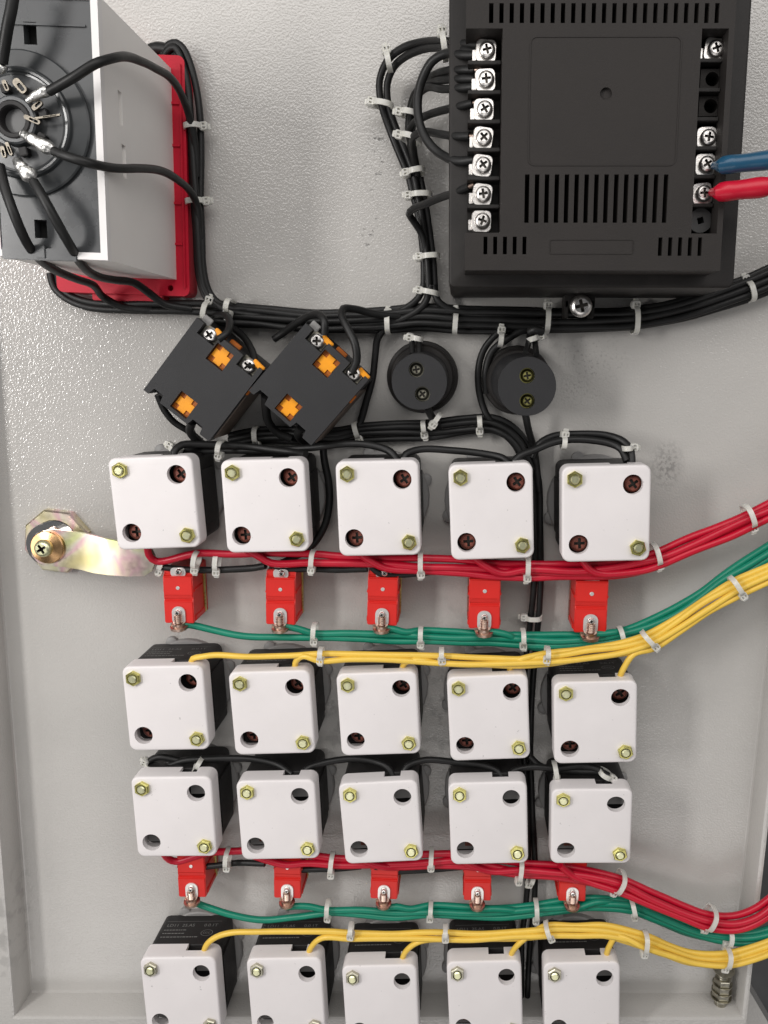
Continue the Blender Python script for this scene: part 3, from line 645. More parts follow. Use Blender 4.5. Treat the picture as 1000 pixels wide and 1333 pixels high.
# ------------------------------------------------------------------ two round buzzers
def buzzer(base, rb, top, rt, h, screws, smat, label):
    loc = P(*base, .008); loc.y = 0
    t = thing('buzzer', label, 'buzzer', loc, 0, 'round black buzzers')
    o = P(*top, h); du, dv = o.x - loc.x, o.z - loc.z
    rbm = rb * (CD - .008) / F; rtm = rt * (CD - h) / F
    bm = bmesh.new(); lathe(bm, [(rbm, 0), (rbm, .007), (rbm * .975, .0085), (rbm * .90, .0092), (rbm * .89, .014), (rbm * .84, .0152)], 56); link('base', bm, M_CTRL_SIDE, t, 30)
    bm = bmesh.new(); hs = [circ(10 * (CD - h) / F, 20, P(*s, h).x - loc.x, P(*s, h).z - loc.z) for s in screws]
    k = lambda q: [(u + du * q, v + dv * q) for u, v in circ(rtm, 56)]
    loft(bm, [at_h([(u, v) for u, v in circ(rtm, 56)], .010), at_h(k(1), h - .001), at_h([(du + (u - du) * .985, dv + (v - dv) * .985) for u, v in k(1)], h)])
    fill(bm, [(du + (u - du) * .985, dv + (v - dv) * .985) for u, v in k(1)], hs, h)
    for q in hs: loft(bm, [at_h(q, h - .006), at_h(q, h)])
    link('cover', bm, M_SWITCH, t, 30)
    for i, s in enumerate(screws):
        w = P(*s, h - .0042); bm = bmesh.new(); screw_head(bm, w.x - loc.x, w.z - loc.z, .0034, h - .0062, .0024, i * .5 + .2); lathe(bm, [(.0043, h - .0068), (.0043, h - .0061)], 16, w.x - loc.x, w.z - loc.z); link('terminal_screw', bm, smat, t)
    return t
buzzer((550, 491), 46, (546, 497), 36, .034, ((542, 481), (550, 513)), M_ZINC, 'round black buzzer nearer the slate contact blocks with silvery screws')
buzzer((673, 495), 44, (686, 503), 38, .042, ((686.5, 489), (686.5, 522)), M_BRASS, 'tall round black buzzer under the controller with brassy screws and ringed by wire')

# ------------------------------------------------------------------ cam lock
def cam_lock():
    loc = P(75, 704, .003); loc.y = 0
    t = thing('cam_lock', 'yellow zinc cam lock with octagonal nut and flat latch arm on the grey door', 'lock', loc)
    def L(px, py, h): v = P(px, py, h); return (v.x - loc.x, v.z - loc.z)
    R = 45 * .455 / F
    bm = bmesh.new(); o = [(R * math.cos(PI / 4 * k + .30), R * math.sin(PI / 4 * k + .30) * 1.0) for k in range(8)]
    inner = circ(R * .66, 32)
    loft(bm, [at_h(o, 0), at_h(o, .0046), at_h([(u * .95, v * .95) for u, v in o], .0056)]); fill(bm, [(u * .95, v * .95) for u, v in o], [inner], .0056); loft(bm, [at_h(inner, 0), at_h(inner, .0056)])
    link('nut', bm, M_IRID, t, 20)
    bm = bmesh.new(); pr = [(R * .645, 0), (R * .645, .006)]
    for k in range(5): pr += [(R * .645, .006 + .0016 * k), (R * .60, .0068 + .0016 * k)]
    pr += [(R * .62, .0150), (R * .45, .0150), (R * .43, .010)]
    lathe(bm, pr, 40, cap0=False); link('barrel', bm, M_CHROME, t, 30)
    # latch arm: stepped strip
    up = [(66, 689, .020), (85, 691, .020), (105, 693.5, .020), (122, 697, .0215), (140, 702, .024), (165, 707, .026), (188, 712, .026)]
    lo = [(60, 737, .020), (82, 738, .020), (104, 741.5, .020), (122, 746, .0215), (140, 748.5, .024), (165, 750.5, .026), (188, 750, .026)]
    bm = bmesh.new(); th = .0022; rows = []
    for a, b in zip(up, lo):
        rows.append([V(*L(a[0], a[1], a[2]), a[2]), V(*L(b[0], b[1], b[2]), b[2])])
    # rounded tip and rounded heel
    tip = [V(*L(px, py, .026), .026) for px, py in ((197, 716), (201, 724), (201, 735), (197, 744))]
    heel = [V(*L(px, py, .020), .020) for px, py in ((50, 733), (42, 724), (40, 712), (45, 700), (54, 692))]
    ol = [r[0] for r in rows] + tip + [r[1] for r in reversed(rows)] + heel
    top = [bm.verts.new(p) for p in ol]; bot = [bm.verts.new(p + Vector((0, th, 0))) for p in ol]; n = len(ol); m = len(rows)
    for i in range(n): bm.faces.new((top[i], top[(i + 1) % n], bot[(i + 1) % n], bot[i]))
    for lst in (top, bot):
        U = lst[:m]; T = lst[m:m + 4]; D = list(reversed(lst[m + 4:2 * m + 4])); Hh = lst[2 * m + 4:]
        for i in range(m - 1): bm.faces.new((U[i], U[i + 1], D[i + 1], D[i]))
        bm.faces.new([U[-1]] + T + [D[-1]]); bm.faces.new([D[0]] + Hh + [U[0]])
    link('latch_arm', bm, M_IRID, t, 25)
    cu, cv = L(60.5, 713, .022); r = 22.5 * .437 / F
    bm = bmesh.new(); lathe(bm, [(r, .0202), (r, .0213), (r * .95, .0218), (r * .5, .0226), (r * .4, .0228)], 40, cu, cv); link('washer', bm, M_IRIDO, t, 25)
    cu, cv = L(54, 715, .026); bm = bmesh.new(); screw_head(bm, cu, cv, 12 * .434 / F, .0222, .0042, .55, 28); link('screw', bm, M_BOLT, t)
cam_lock()

# ------------------------------------------------------------------ earth stud in the corner
def stud():
    loc = P(938, 1303, .010)
    t = thing('earth_stud', 'galvanised stud with stacked nuts standing in the lower corner of the door', 'stud', (loc.x, -.010, P(938, 1296, .0).z + .0002))
    L = (P(946, 1240, .012) - loc).length
    def vl(name, prof, n, m, sm=30):
        bm = bmesh.new(); loft(bm, [[Vector((r * math.cos(2 * PI * k / n), r * math.sin(2 * PI * k / n), z)) for k in range(n)] for r, z in prof], cap0=True, cap1=True); return link(name, bm, m, t, sm)
    vl('weld_pad', [(.0105, 0), (.0105, .0012), (.0098, .0016)], 36, M_DOOR)
    vl('stud', [(.0038, 0), (.0038, .0065), (.0030, .007)] + [(.0030 + .00025 * (k % 2), .007 + .0007 * k) for k in range(28)], 20, M_GALV)
    for z, r, hh in ((.0085, .0058, .0036), (.0130, .0056, .0040), (.0180, .0055, .0036)):
        vl('nut', [(r * .93, z), (r, z + .0004), (r, z + hh - .0004), (r * .93, z + hh)], 6, M_GALV, 20)
        vl('washer', [(r * 1.12, z - .0008), (r * 1.12, z - .0001)], 24, M_GALV)
    vl('toothed_washer', [(.0066, .0268), (.0070, .0276), (.0050, .0284)], 12, M_GALV, 10)
stud()

# ------------------------------------------------------------------ wires
def mm(pts): return [P(x, y, h / 1000) for x, y, h in pts]
def wire(pts, m, label, group=None, r=.0021, n=10, ends=None, raw=None, kind='wire'):
    path = catmull(raw or mm(pts)); bm = bmesh.new(); r *= .88 if m is M_WIREBLK else 1; tube(bm, path, r, n)
    # a little unevenness in every run
    sd = random.uniform(0, 99)
    for v in bm.verts:
        q = v.co * 45 + Vector((sd, 0, 0)); v.co += Vector((noise.noise(q), .5 * noise.noise(q + Vector((7, 3, 1))), noise.noise(q + Vector((0, 9, 4))))) * .0005
    o = link(kind, bm, m, None, 80); tag(o, label, 'wire', group)
    if ends:
        for e in ends:
            q = path[0] if e == 0 else path[-1]; q2 = path[1] if e == 0 else path[-2]; d = (q - q2).normalized()
            bm = bmesh.new(); tube(bm, [q - d * .0005, q + d * .0015, q + d * .0035], r * .6, 7); link('copper_end', bm, M_COPPER, o, 60)
    return o
def bundle(pts, lanes, m, label, group, r=.0021, jit=.0009, span=None):
    ctr = catmull(mm(pts), .006); n = len(ctr)
    for k, (lat, dh) in enumerate(lanes):
        ph = random.uniform(0, 6); path = []
        for i, p in enumerate(ctr):
            tg = (ctr[min(i + 1, n - 1)] - ctr[max(i - 1, 0)]); tg.y = 0; tg.normalize(); sd = Vector((tg.z, 0, -tg.x))
            l = lat / 1000 + jit * math.sin(i * .25 + ph); path.append(p + sd * l + Vector((0, -dh / 1000 + jit * .6 * math.cos(i * .21 + ph), 0)))
        wire(None, m, label, group, r, raw=path)
BK, RD, GN, YL = M_WIREBLK, M_WIRERED, M_WIREGRN, M_WIREYEL
g = 'black wires of the main harness'
bundle([(268, 404, 8), (300, 408, 8), (345, 412, 8), (400, 418, 8), (450, 419, 8), (505, 418, 8), (548, 414, 8), (594, 416, 8), (650, 416, 8), (713, 416, 8), (770, 416, 8), (827, 414, 8), (880, 406, 9), (935, 390, 12), (975, 376, 14), (1030, 352, 16)],
       [(-5.2, 0), (-1.7, -1.5), (1.8, -1), (5.2, 0), (-3.4, 3.2), (.2, 3.4), (3.6, 3)], BK, 'black wire bundled along the main harness below the controller', g, .0021)
g = 'black wires behind the relay base'
bundle([(72, 355, 5), (76, 372, 6), (92, 387, 7), (120, 397, 8), (160, 400, 8), (210, 401, 8), (268, 402, 8), (310, 406, 8), (400, 414, 8)], [(-2, 0), (2.2, 0)], BK, 'black wire curling round the lower edge of the red relay base', g, .0022)
wire([(196, 66, 6), (206, 63, 7), (220, 66, 8)], BK, 'short black wire end behind the top of the red relay base', r=.0036)
g = 'black wires up the side of the relay'
bundle([(214, 92, 5), (220, 70, 8), (230, 64, 9), (239, 78, 9), (249, 115, 9), (254, 165, 9), (256, 215, 9), (258, 262, 9), (260, 320, 9), (262, 355, 9), (268, 380, 9), (282, 398, 9), (310, 408, 9), (350, 412, 8)], [(-2.0, 0), (0.2, 2.6), (2.0, 0)], BK, 'black wire tied along the side of the red relay base', g, .0021)
# relay leads
g = None
wire([(63, 119, 108), (80, 109, 110), (100, 98, 111), (124, 84, 110), (145, 77, 104), (165, 74, 92), (187, 81, 75.2), (205, 91, 60.8), (222, 101, 46.4), (236, 122, 29.6), (246, 148, 18), (253, 180, 13), (256, 230, 10)], BK, 'thick black wire arching from the upper soldered lug over the relay side', g, .0022, ends=[0])
wire([(71, 197, 108), (90, 205, 110), (115, 212, 109), (145, 218, 96.8), (180, 219, 77.6), (210, 222, 56), (232, 234, 36.8), (247, 248, 22.4), (257, 268, 14), (260, 310, 10)], BK, 'thick black wire from the middle soldered lug across the relay side', g, .0022)
wire([(44, 236, 109), (56, 256, 111), (72, 285, 110), (90, 318, 104), (108, 345, 84.8), (124, 359, 63.2), (150, 365, 44), (175, 369, 29.6), (195, 382, 20), (215, 396, 14), (250, 403, 9)], BK, 'thick black wire dropping from the lowest soldered lug past the relay corner', g, .0023)
wire([(0, 215, 106), (6, 245, 109), (18, 280, 110), (34, 315, 104), (52, 337, 87.2), (75, 353, 65.6), (100, 363, 46.4), (122, 372, 29.6), (135, 387, 18), (160, 399, 11), (200, 403, 8)], BK, 'thick black wire leaving the relay socket at the picture edge and dropping lowest', g, .0023)
wire([(3, 82, 109), (6, 62, 111), (10, 35, 113), (16, 5, 114), (22, -40, 114)], BK, 'thick black wire rising from the relay socket out of view', g, .0026)
# controller harness
g = 'black wires in the trunk beside the controller'
bundle([(541, 232, 12), (546, 258, 12), (552, 290, 11), (557, 335, 10), (558, 380, 9)], [(-3.4, 0), (-.2, 2.5), (3.4, 0), (1.6, -2)], BK, 'black wire in the upright trunk beside the controller', g, .0021)
wire([(552, 370, 11), (545, 388, 11), (522, 405, 11), (490, 414, 11), (440, 418, 10)], BK, 'black wire bending out of the trunk toward the contact blocks, upper', None, .0022)
wire([(560, 372, 12), (552, 396, 13), (530, 412, 12), (500, 421, 11), (450, 424, 10)], BK, 'black wire bending out of the trunk toward the contact blocks, lower', None, .0022)
wire([(564, 372, 11), (570, 392, 12), (588, 404, 11), (625, 409, 10), (700, 409, 9)], BK, 'black wire bending out of the trunk toward the bracket screw', None, .0022)
wire([(622, 60, 66), (600, 57, 60), (576, 54, 46), (550, 55, 34), (524, 63, 26), (504, 80, 20), (494, 105, 16), (496, 135, 14), (506, 165, 12), (520, 200, 11), (534, 232, 11)], BK, 'outer black wire looping from the top terminal round to the trunk', None, .0021, ends=[0])
wire([(622, 68, 66), (600, 65, 60), (576, 62, 46), (552, 64, 34), (530, 73, 26), (513, 87, 20), (504, 108, 16), (505, 135, 14), (515, 165, 12), (529, 200, 11), (541, 232, 11)], BK, 'inner black wire looping from the top terminal round to the trunk', None, .0021, ends=[0])
wire([(622, 72, 66), (600, 72, 62), (580, 70, 56), (562, 80, 52), (550, 102, 49), (544, 130, 48), (546, 158, 49), (557, 183, 52), (575, 201, 56), (595, 210, 62), (618, 208, 66)], BK, 'black jumper wire bowing between the top and fifth terminals', None, .0024, ends=[0, 1])
wire([(618, 91, 66), (598, 91, 62), (575, 94, 50), (556, 104, 36), (546, 116, 26), (540, 140, 18), (536, 170, 14), (540, 205, 12)], BK, 'upper black wire fanned into the second terminal', None, .0021, ends=[0])
wire([(618, 103, 66), (598, 103, 62), (575, 104, 50), (556, 108, 36), (540, 122, 26), (533, 145, 18), (532, 175, 14), (540, 210, 12)], BK, 'middle black wire fanned into the second terminal', None, .0021, ends=[0])
wire([(618, 114, 66), (598, 115, 62), (575, 116, 50), (557, 113, 38), (542, 126, 28), (536, 150, 18), (534, 180, 14), (541, 215, 12)], BK, 'lower black wire fanned into the second terminal', None, .0021, ends=[0])
wire([(616, 134, 66), (600, 138, 62), (580, 143, 52), (556, 151, 40), (540, 160, 32), (533, 172, 26), (535, 190, 19), (540, 215, 13)], BK, 'black wire curving up into the third terminal', None, .0021, ends=[0])
wire([(612, 177, 66), (595, 177, 62), (572, 174, 52), (550, 172, 40), (538, 178, 32), (537, 189, 24), (541, 210, 15), (544, 235, 12)], BK, 'black wire running level into the fourth terminal', None, .0021, ends=[0])
wire([(611, 243, 66), (595, 250, 60), (575, 257, 48), (552, 267, 36), (537, 273, 28), (532, 279, 24), (538, 288, 20), (549, 305, 15), (556, 335, 12), (558, 370, 10)], BK, 'black wire doubling back from the sixth terminal into the trunk', None, .0021, ends=[0])
# contact block leads
wire([(278, 412, 10), (288, 410, 16), (296, 412, 24), (299, 422, 32), (295, 434, 38), (284, 442, 40)], BK, 'short black wire looping onto the upper screw of the first contact block', None, .0022)
wire([(305, 428, 10), (318, 440, 16), (328, 455, 26), (331, 470, 34), (326, 480, 38)], BK, 'black wire dropping onto the lower screw of the first contact block', None, .0022)
wire([(357, 441, 12), (370, 432, 14), (385, 421, 20), (402, 411, 28), (416, 409, 36), (423, 420, 40), (423, 436, 39)], BK, 'black wire arching onto the upper screw of the second contact block', None, .0023)
wire([(520, 412, 12), (490, 408, 18), (462, 402, 26), (447, 402, 32), (445, 411, 36), (453, 428, 40), (462, 448, 42), (464, 470, 41), (458, 484, 39)], BK, 'black wire kinking down onto the lower screw of the second contact block', None, .0023)
wire([(500, 428, 10), (492, 440, 8), (488, 465, 7), (484, 495, 7), (476, 525, 7), (469, 550, 7), (462, 566, 8)], BK, 'black wire running down between the second contact block and the buzzer', None, .0022)
wire([(206, 514, 26), (214, 534, 22), (226, 549, 18), (240, 558, 16), (252, 566, 13), (262, 574, 12)], BK, 'black wire tucked under the lower corner of the first contact block', None, .0021)
wire([(250, 550, 33), (247, 560, 28), (253, 570, 22), (262, 577, 15)], BK, 'black wire leaving the notch of the first contact block', None, .0026)
wire([(345, 515, 33), (346, 532, 26), (350, 550, 19), (362, 564, 14), (380, 572, 12)], BK, 'black wire leaving the notch of the second contact block', None, .0026)
wire([(392, 556, 33), (388, 564, 26), (392, 572, 18), (402, 578, 13)], BK, 'black wire below the lower notch of the second contact block', None, .0026)
# second harness
g = 'black wires in the harness below the buzzers'
bundle([(300, 574, 7), (340, 566, 7), (400, 566, 7), (440, 567, 7), (470, 562, 7), (515, 560, 7), (560, 560, 7), (610, 554, 7), (640, 553, 7), (662, 562, 8), (680, 582, 8), (692, 612, 8)], [(-3.6, 0), (-1.2, 2.4), (1.6, 2.2), (3.8, 0)], BK, 'black wire in the harness below the buzzers', g, .0021)
g = 'black wires in the upright run beside the fourth lamp column'
bundle([(690, 590, 7), (698, 620, 7), (700, 680, 7), (699, 740, 7), (696, 790, 7), (691, 840, 6), (688, 900, 5), (688, 980, 5), (690, 1080, 5), (690, 1160, 5), (686, 1230, 5), (684, 1300, 5)], [(-2.1, 0), (2.1, 0)], BK, 'black wire in the upright run beside the fourth lamp column', g, .0021)
wire([(684, 540, 20), (688, 560, 16), (694, 580, 11), (698, 600, 9), (702, 640, 8)], BK, 'black wire hanging from the lower side of the tall buzzer', None, .0023)
wire([(662, 424, 9), (645, 436, 8), (629, 456, 7), (622, 485, 7), (624, 515, 7), (633, 540, 8), (642, 552, 8)], BK, 'black wire curving round the tall buzzer, outer', None, .0022)
wire([(690, 424, 10), (662, 440, 10), (640, 458, 9), (632, 485, 9), (634, 512, 8)], BK, 'black wire curving round the tall buzzer, inner', None, .0024)
wire([(536, 440, 14), (536, 450, 20), (537, 462, 24)], BK, 'short black wire into the top of the first buzzer, left strand', None, .0018)
wire([(546, 440, 14), (546, 450, 20), (546, 462, 24)], BK, 'short black wire into the top of the first buzzer, right strand', None, .0018)
wire([(556, 530, 24), (561, 541, 18), (567, 550, 12), (572, 556, 9)], BK, 'short black wire out of the bottom of the first buzzer', None, .0024)
wire([(690, 436, 14), (688, 448, 26), (684, 460, 34)], BK, 'short black wire into the top of the tall buzzer, left strand', None, .0018)
wire([(696, 438, 14), (697, 450, 26), (698, 462, 34)], BK, 'short black wire into the top of the tall buzzer, right strand', None, .0018)
wire([(690, 432, 24), (697, 429, 26), (706, 432, 24)], BK, 'black wire stub poking through the tie above the tall buzzer', None, .0028)
# jumpers above the top lamp row
wire([(228, 600, 30), (226, 588, 30), (236, 579, 26), (262, 578, 22), (300, 580, 20), (340, 583, 20), (380, 588, 24), (398, 592, 30)], BK, 'black wire linking the first two top row lamps, upper strand', None, .0023)
wire([(232, 585, 18), (262, 587, 16), (300, 587, 16), (345, 586, 18), (400, 583, 22), (450, 578, 24), (485, 580, 25), (508, 588, 27), (518, 600, 30)], BK, 'long black wire linking the first to the third top row lamp', None, .0022)
wire([(524, 602, 30), (528, 592, 28), (545, 586, 24), (585, 586, 22), (625, 590, 23), (655, 596, 27), (664, 604, 30)], BK, 'grey black wire linking the third and fourth top row lamps', None, .0022)
wire([(668, 602, 31), (676, 594, 30), (695, 586, 27), (720, 576, 24), (755, 572, 22), (790, 576, 23), (808, 584, 26), (816, 600, 30)], BK, 'black wire linking the fourth and fifth top row lamps, lower strand', None, .0023)
wire([(694, 596, 18), (702, 578, 18), (720, 568, 18), (755, 565, 18), (790, 567, 20), (812, 575, 24), (822, 588, 28), (823, 602, 30)], BK, 'black wire linking the harness to the fifth top row lamp, upper strand', None, .0023)
wire([(420, 578, 12), (422, 600, 10), (428, 628, 9), (429, 655, 9), (422, 685, 10), (408, 708, 12), (388, 722, 16), (365, 734, 22)], BK, 'black wire hanging in an arc between the second and third top row lamps', None, .0024)
# red feeders
def fan(starts, lane_pts, lanes, m, label, group, r, lead):
    """wires that join the bundle one after another from the left"""
    for k, (sx, pts) in enumerate(starts):
        lat, dh = lanes[k]
        run = [q for q in lane_pts if q[0] > pts[-1][0] + lead]
        c = mm(run); n = len(c); out = mm(pts)
        for i, p in enumerate(c):
            tg = c[min(i + 1, n - 1)] - c[max(i - 1, 0)]; tg.y = 0
            tg.normalize(); s = Vector((tg.z, 0, -tg.x)); out.append(p + s * (lat / 1000 + .0005 * math.sin(i * 1.7 + k * 2.1)) + Vector((0, -dh / 1000, 0)))
        wire(None, m, label(k), group, r, raw=out)
lane = [(215, 729, 24), (255, 727, 25), (300, 726, 25), (350, 726, 25), (407, 728, 25), (450, 730, 25), (500, 731, 25), (548, 733, 25), (600, 735, 25), (640, 738, 25), (686, 740, 25), (740, 741, 25), (790, 739, 25), (830, 732, 26), (856, 725, 27), (900, 707, 28), (940, 690, 29), (977, 673, 30), (1040, 642, 30)]
nth = ['first', 'second', 'third', 'fourth', 'fifth']
fan([(1, [(192, 712, 30), (194, 722, 28), (204, 730, 25)]), (2, [(322, 716, 32), (336, 724, 30), (352, 733, 28)]), (3, [(468, 720, 32), (482, 730, 31), (500, 739, 29)]), (4, [(616, 726, 32), (632, 737, 31), (655, 746, 29)]), (5, [(757, 730, 32), (768, 742, 31), (784, 747, 30)])],
    lane, [(-2.6, 0), (1.2, 2), (4.6, 1), (-.4, 4.2), (3.6, 4.2)], RD, lambda k: 'red wire joining the upper red bundle from the %s top row lamp' % nth[k], 'red wires of the upper bundle', .0021, 12)
for k, pts in enumerate(([(212, 738, 22), (232, 741, 22), (262, 742, 22), (300, 741, 22), (330, 739, 22), (346, 736, 24)], [(352, 734, 24), (372, 740, 22), (410, 741, 22), (450, 741, 22), (478, 740, 23)], [(484, 738, 24), (494, 746, 24), (520, 748, 22), (560, 745, 22), (600, 743, 22), (622, 742, 24)], [(632, 742, 24), (650, 750, 22), (690, 751, 22), (730, 750, 22), (762, 746, 24)])):
    wire(pts, BK, 'black jumper wire under the red bundle between the %s and %s upper red blocks' % (nth[k], nth[k + 1]), None, .0022)
lane = [(236, 1118, 24), (270, 1117, 25), (300, 1114, 25), (345, 1114, 25), (400, 1120, 25), (440, 1124, 25), (480, 1123, 25), (520, 1121, 25), (561, 1119, 25), (600, 1118, 25), (640, 1124, 25), (678, 1131, 25), (720, 1133, 26), (760, 1138, 26), (805, 1150, 27), (850, 1170, 28), (890, 1186, 29), (922, 1197, 30), (955, 1200, 30), (985, 1190, 31), (1010, 1170, 31), (1040, 1140, 31)]
fan([(1, [(214, 1112, 30), (220, 1118, 27), (230, 1121, 25)]), (2, [(330, 1114, 30), (348, 1120, 29), (372, 1126, 28)]), (3, [(468, 1118, 32), (482, 1124, 31), (500, 1128, 29)]), (4, [(600, 1118, 32), (618, 1128, 31), (640, 1134, 29)]), (5, [(730, 1126, 32), (746, 1140, 31), (766, 1148, 30)])],
    lane, [(-3.4, 0), (.3, 2), (3.8, .5), (-1.6, 4), (2.2, 4)], RD, lambda k: 'red wire joining the lower red bundle from the %s third row lamp' % nth[k], 'red wires of the lower bundle', .0021, 10)
for k, pts in enumerate(([(232, 1125, 22), (250, 1129, 22), (280, 1127, 22), (310, 1123, 22), (345, 1124, 24)], [(358, 1126, 24), (380, 1131, 22), (430, 1131, 22), (470, 1128, 23)], [(488, 1128, 24), (505, 1134, 23), (540, 1133, 22), (580, 1130, 22), (606, 1128, 24)], [(690, 1130, 20), (716, 1132, 20), (740, 1134, 20)])):
    wire(pts, BK, 'black jumper wire under the red bundle between the %s and %s lower red blocks' % (nth[k], nth[k + 1]), None, .0021)
# green feeders
lane = [(268, 818, 22), (310, 823, 22), (355, 825, 22), (409, 826, 22), (455, 828, 22), (500, 829, 22), (548, 830, 22), (600, 833, 22), (640, 834, 22), (682, 835, 22), (730, 836, 22), (770, 835, 22), (810, 829, 22), (845, 818, 22), (880, 802, 22), (915, 780, 22), (945, 757, 22), (975, 738, 22), (1040, 698, 22)]
fan([(1, [(233, 814, 25), (244, 813, 24), (256, 815, 22)]), (2, [(366, 815, 26), (376, 816, 25), (390, 819, 24)]), (3, [(500, 818, 26), (512, 819, 25), (528, 823, 24)]), (4, [(634, 822, 26), (646, 823, 25), (662, 827, 24)]), (5, [(774, 826, 26), (786, 825, 25), (798, 823, 24)])],
    lane, [(1.8, 0), (-1.6, 1), (-3.6, -1.6), (3.2, -2.4), (.2, -3)], GN, lambda k: 'green wire joining the upper green bundle from the %s upper red block' % nth[k], 'green wires of the upper bundle', .0020, 12)
lane = [(268, 1180, 22), (300, 1187, 22), (340, 1193, 22), (385, 1191, 22), (427, 1185, 22), (470, 1187, 22), (515, 1190, 22), (561, 1188, 22), (610, 1190, 22), (655, 1190, 22), (698, 1186, 22), (740, 1181, 22), (780, 1178, 22), (823, 1182, 23), (860, 1196, 24), (900, 1212, 26), (945, 1222, 28), (985, 1222, 28), (1040, 1206, 28)]
fan([(1, [(248, 1178, 25), (256, 1176, 24), (262, 1178, 22)]), (2, [(374, 1181, 26), (386, 1180, 25), (402, 1180, 24)]), (3, [(502, 1182, 26), (516, 1180, 25), (534, 1183, 24)]), (4, [(626, 1184, 26), (640, 1183, 25), (660, 1184, 24)]), (5, [(750, 1184, 26), (764, 1178, 25), (780, 1174, 24)])],
    lane, [(1.8, 0), (-1.6, 1), (-3.4, -1.6), (3.2, -2.4), (.2, -3)], GN, lambda k: 'green wire joining the lower green bundle from the %s lower red block' % nth[k], 'green wires of the lower bundle', .0020, 10)
# yellow feeders
lane = [(280, 856, 38), (320, 857, 39), (370, 857, 39), (418, 855, 39), (460, 854, 39), (510, 855, 39), (575, 858, 39), (630, 860, 39), (680, 860, 39), (713, 858, 39), (760, 852, 39), (810, 845, 38), (846, 834, 38), (880, 814, 38), (920, 787, 38), (960, 764, 38), (1000, 746, 38), (1050, 722, 38)]
fan([(1, [(248, 866, 33), (251, 857, 36), (262, 855, 38)]), (2, [(384, 870, 33), (386, 860, 37), (396, 854, 40)]), (3, [(524, 870, 33), (528, 862, 37), (540, 859, 40)]), (4, [(664, 872, 33), (668, 862, 37), (680, 857, 40)]), (5, [(806, 884, 33), (813, 868, 37), (826, 851, 39)])],
    lane, [(-1.4, 0), (1.4, 1.6), (2.8, -.6), (-2.6, -2), (4.4, .5)], YL, lambda k: 'yellow wire joining the upper yellow bundle from the %s second row lamp' % nth[k], 'yellow wires of the upper bundle', .0017, 14)
lane = [(305, 1216, 38), (340, 1214, 39), (390, 1215, 39), (430, 1216, 39), (457, 1216, 39), (500, 1217, 39), (545, 1217, 39), (580, 1217, 39), (620, 1217, 39), (670, 1215, 39), (712, 1213, 39), (750, 1212, 39), (790, 1213, 39), (838, 1226, 39), (870, 1238, 38), (905, 1248, 37), (947, 1249, 36), (985, 1240, 36), (1050, 1214, 36)]
fan([(1, [(264, 1244, 33), (269, 1230, 37), (282, 1220, 38)]), (2, [(400, 1248, 33), (406, 1232, 38), (420, 1221, 40)]), (3, [(522, 1255, 33), (529, 1238, 38), (546, 1226, 40)]), (4, [(662, 1252, 33), (669, 1236, 38), (684, 1222, 40)]), (5, [(788, 1248, 33), (793, 1232, 38), (804, 1219, 40)])],
    lane, [(-1.2, 0), (1.4, 1.6), (3.2, -.6), (-2.6, -2), (.6, 3.2)], YL, lambda k: 'yellow wire joining the lower yellow bundle from the %s bottom row lamp' % nth[k], 'yellow wires of the lower bundle', .0017, 12)
# black wires across the third lamp row
wire([(248, 1012, 30), (246, 1004, 28), (232, 998, 26), (212, 1003, 25), (198, 1001, 24), (194, 992, 24), (206, 985, 24), (235, 990, 24)], BK, 'black wire coiled behind the first third row lamp', None, .0022)
wire([(196, 994, 22), (215, 997, 24), (240, 990, 25), (268, 988, 25), (300, 987, 24), (335, 989, 24), (362, 996, 26), (380, 1008, 30)], BK, 'black wire linking the first and second third row lamps', None, .0022)
wire([(392, 1010, 30), (400, 1000, 28), (420, 993, 26), (455, 988, 24), (485, 990, 25), (505, 998, 28), (512, 1012, 30)], BK, 'black wire linking the second and third of the third row lamps', None, .0022)
wire([(524, 1012, 30), (530, 998, 28), (552, 990, 25), (590, 992, 24), (630, 996, 26), (648, 1004, 28), (654, 1016, 30)], BK, 'black wire linking the third and fourth of the third row lamps', None, .0022)
wire([(662, 1016, 30), (668, 1004, 28), (690, 999, 26), (725, 1000, 25), (760, 997, 25), (782, 1003, 28), (790, 1018, 30)], BK, 'black wire linking the fourth and fifth of the third row lamps', None, .0022)
wire([(690, 985, 12), (702, 996, 16), (722, 1002, 22), (755, 1004, 24), (785, 1006, 27), (798, 1016, 30)], BK, 'black wire rising from the upright run to the fifth of the third row lamps', None, .0022)
# crimped lugs on the controller
def crimp(a, b, ra, rbm, m, name_label, strand):
    p0, p1 = P(*a, .0768), P(*b, .0885); pm = P(a[0] + 12, a[1] - .5, .0872); t = thing('crimp_lug', name_label, 'crimp lug', p0)
    path = [((p0.lerp(pm, k / 3) if k < 3 else pm.lerp(p1, (k - 3) / 9)) - p0) for k in range(13)]; pr = [.42, .5, .7, .95, 1, .98, .96, .97, 1, 1.03, 1.05, 1.04, .95]; it = iter(pr)
    bm = bmesh.new(); tube(bm, path, ra, 18, rf=lambda x: next(it)); link('sleeve', bm, m, t, 60)
    d = (p1 - p0).normalized(); bm = bmesh.new(); box(bm, (0, 0, 0), (.010, .007, .0012), bev=.0003); o = link('tongue', bm, M_STEEL, t); o.location = -d * .003 + Vector((0, .0050, 0))
    bm = bmesh.new(); tube(bm, [p1 - p0 - d * .002, p1 - p0 + d * .004, p1 - p0 + d * .03], strand[0], 10); link('conductor', bm, strand[1], t, 60)
crimp((930, 215.5), (1014, 207), .0039, 0, M_WIREBLU, 'blue sleeved crimp lug on the controller terminal above the red one', (.0026, M_WIREBLU))
crimp((927, 250.5), (999, 243), .0042, 0, M_WIRERED, 'red sleeved crimp lug on the controller terminal below the blue one', (.0016, M_COPPER))

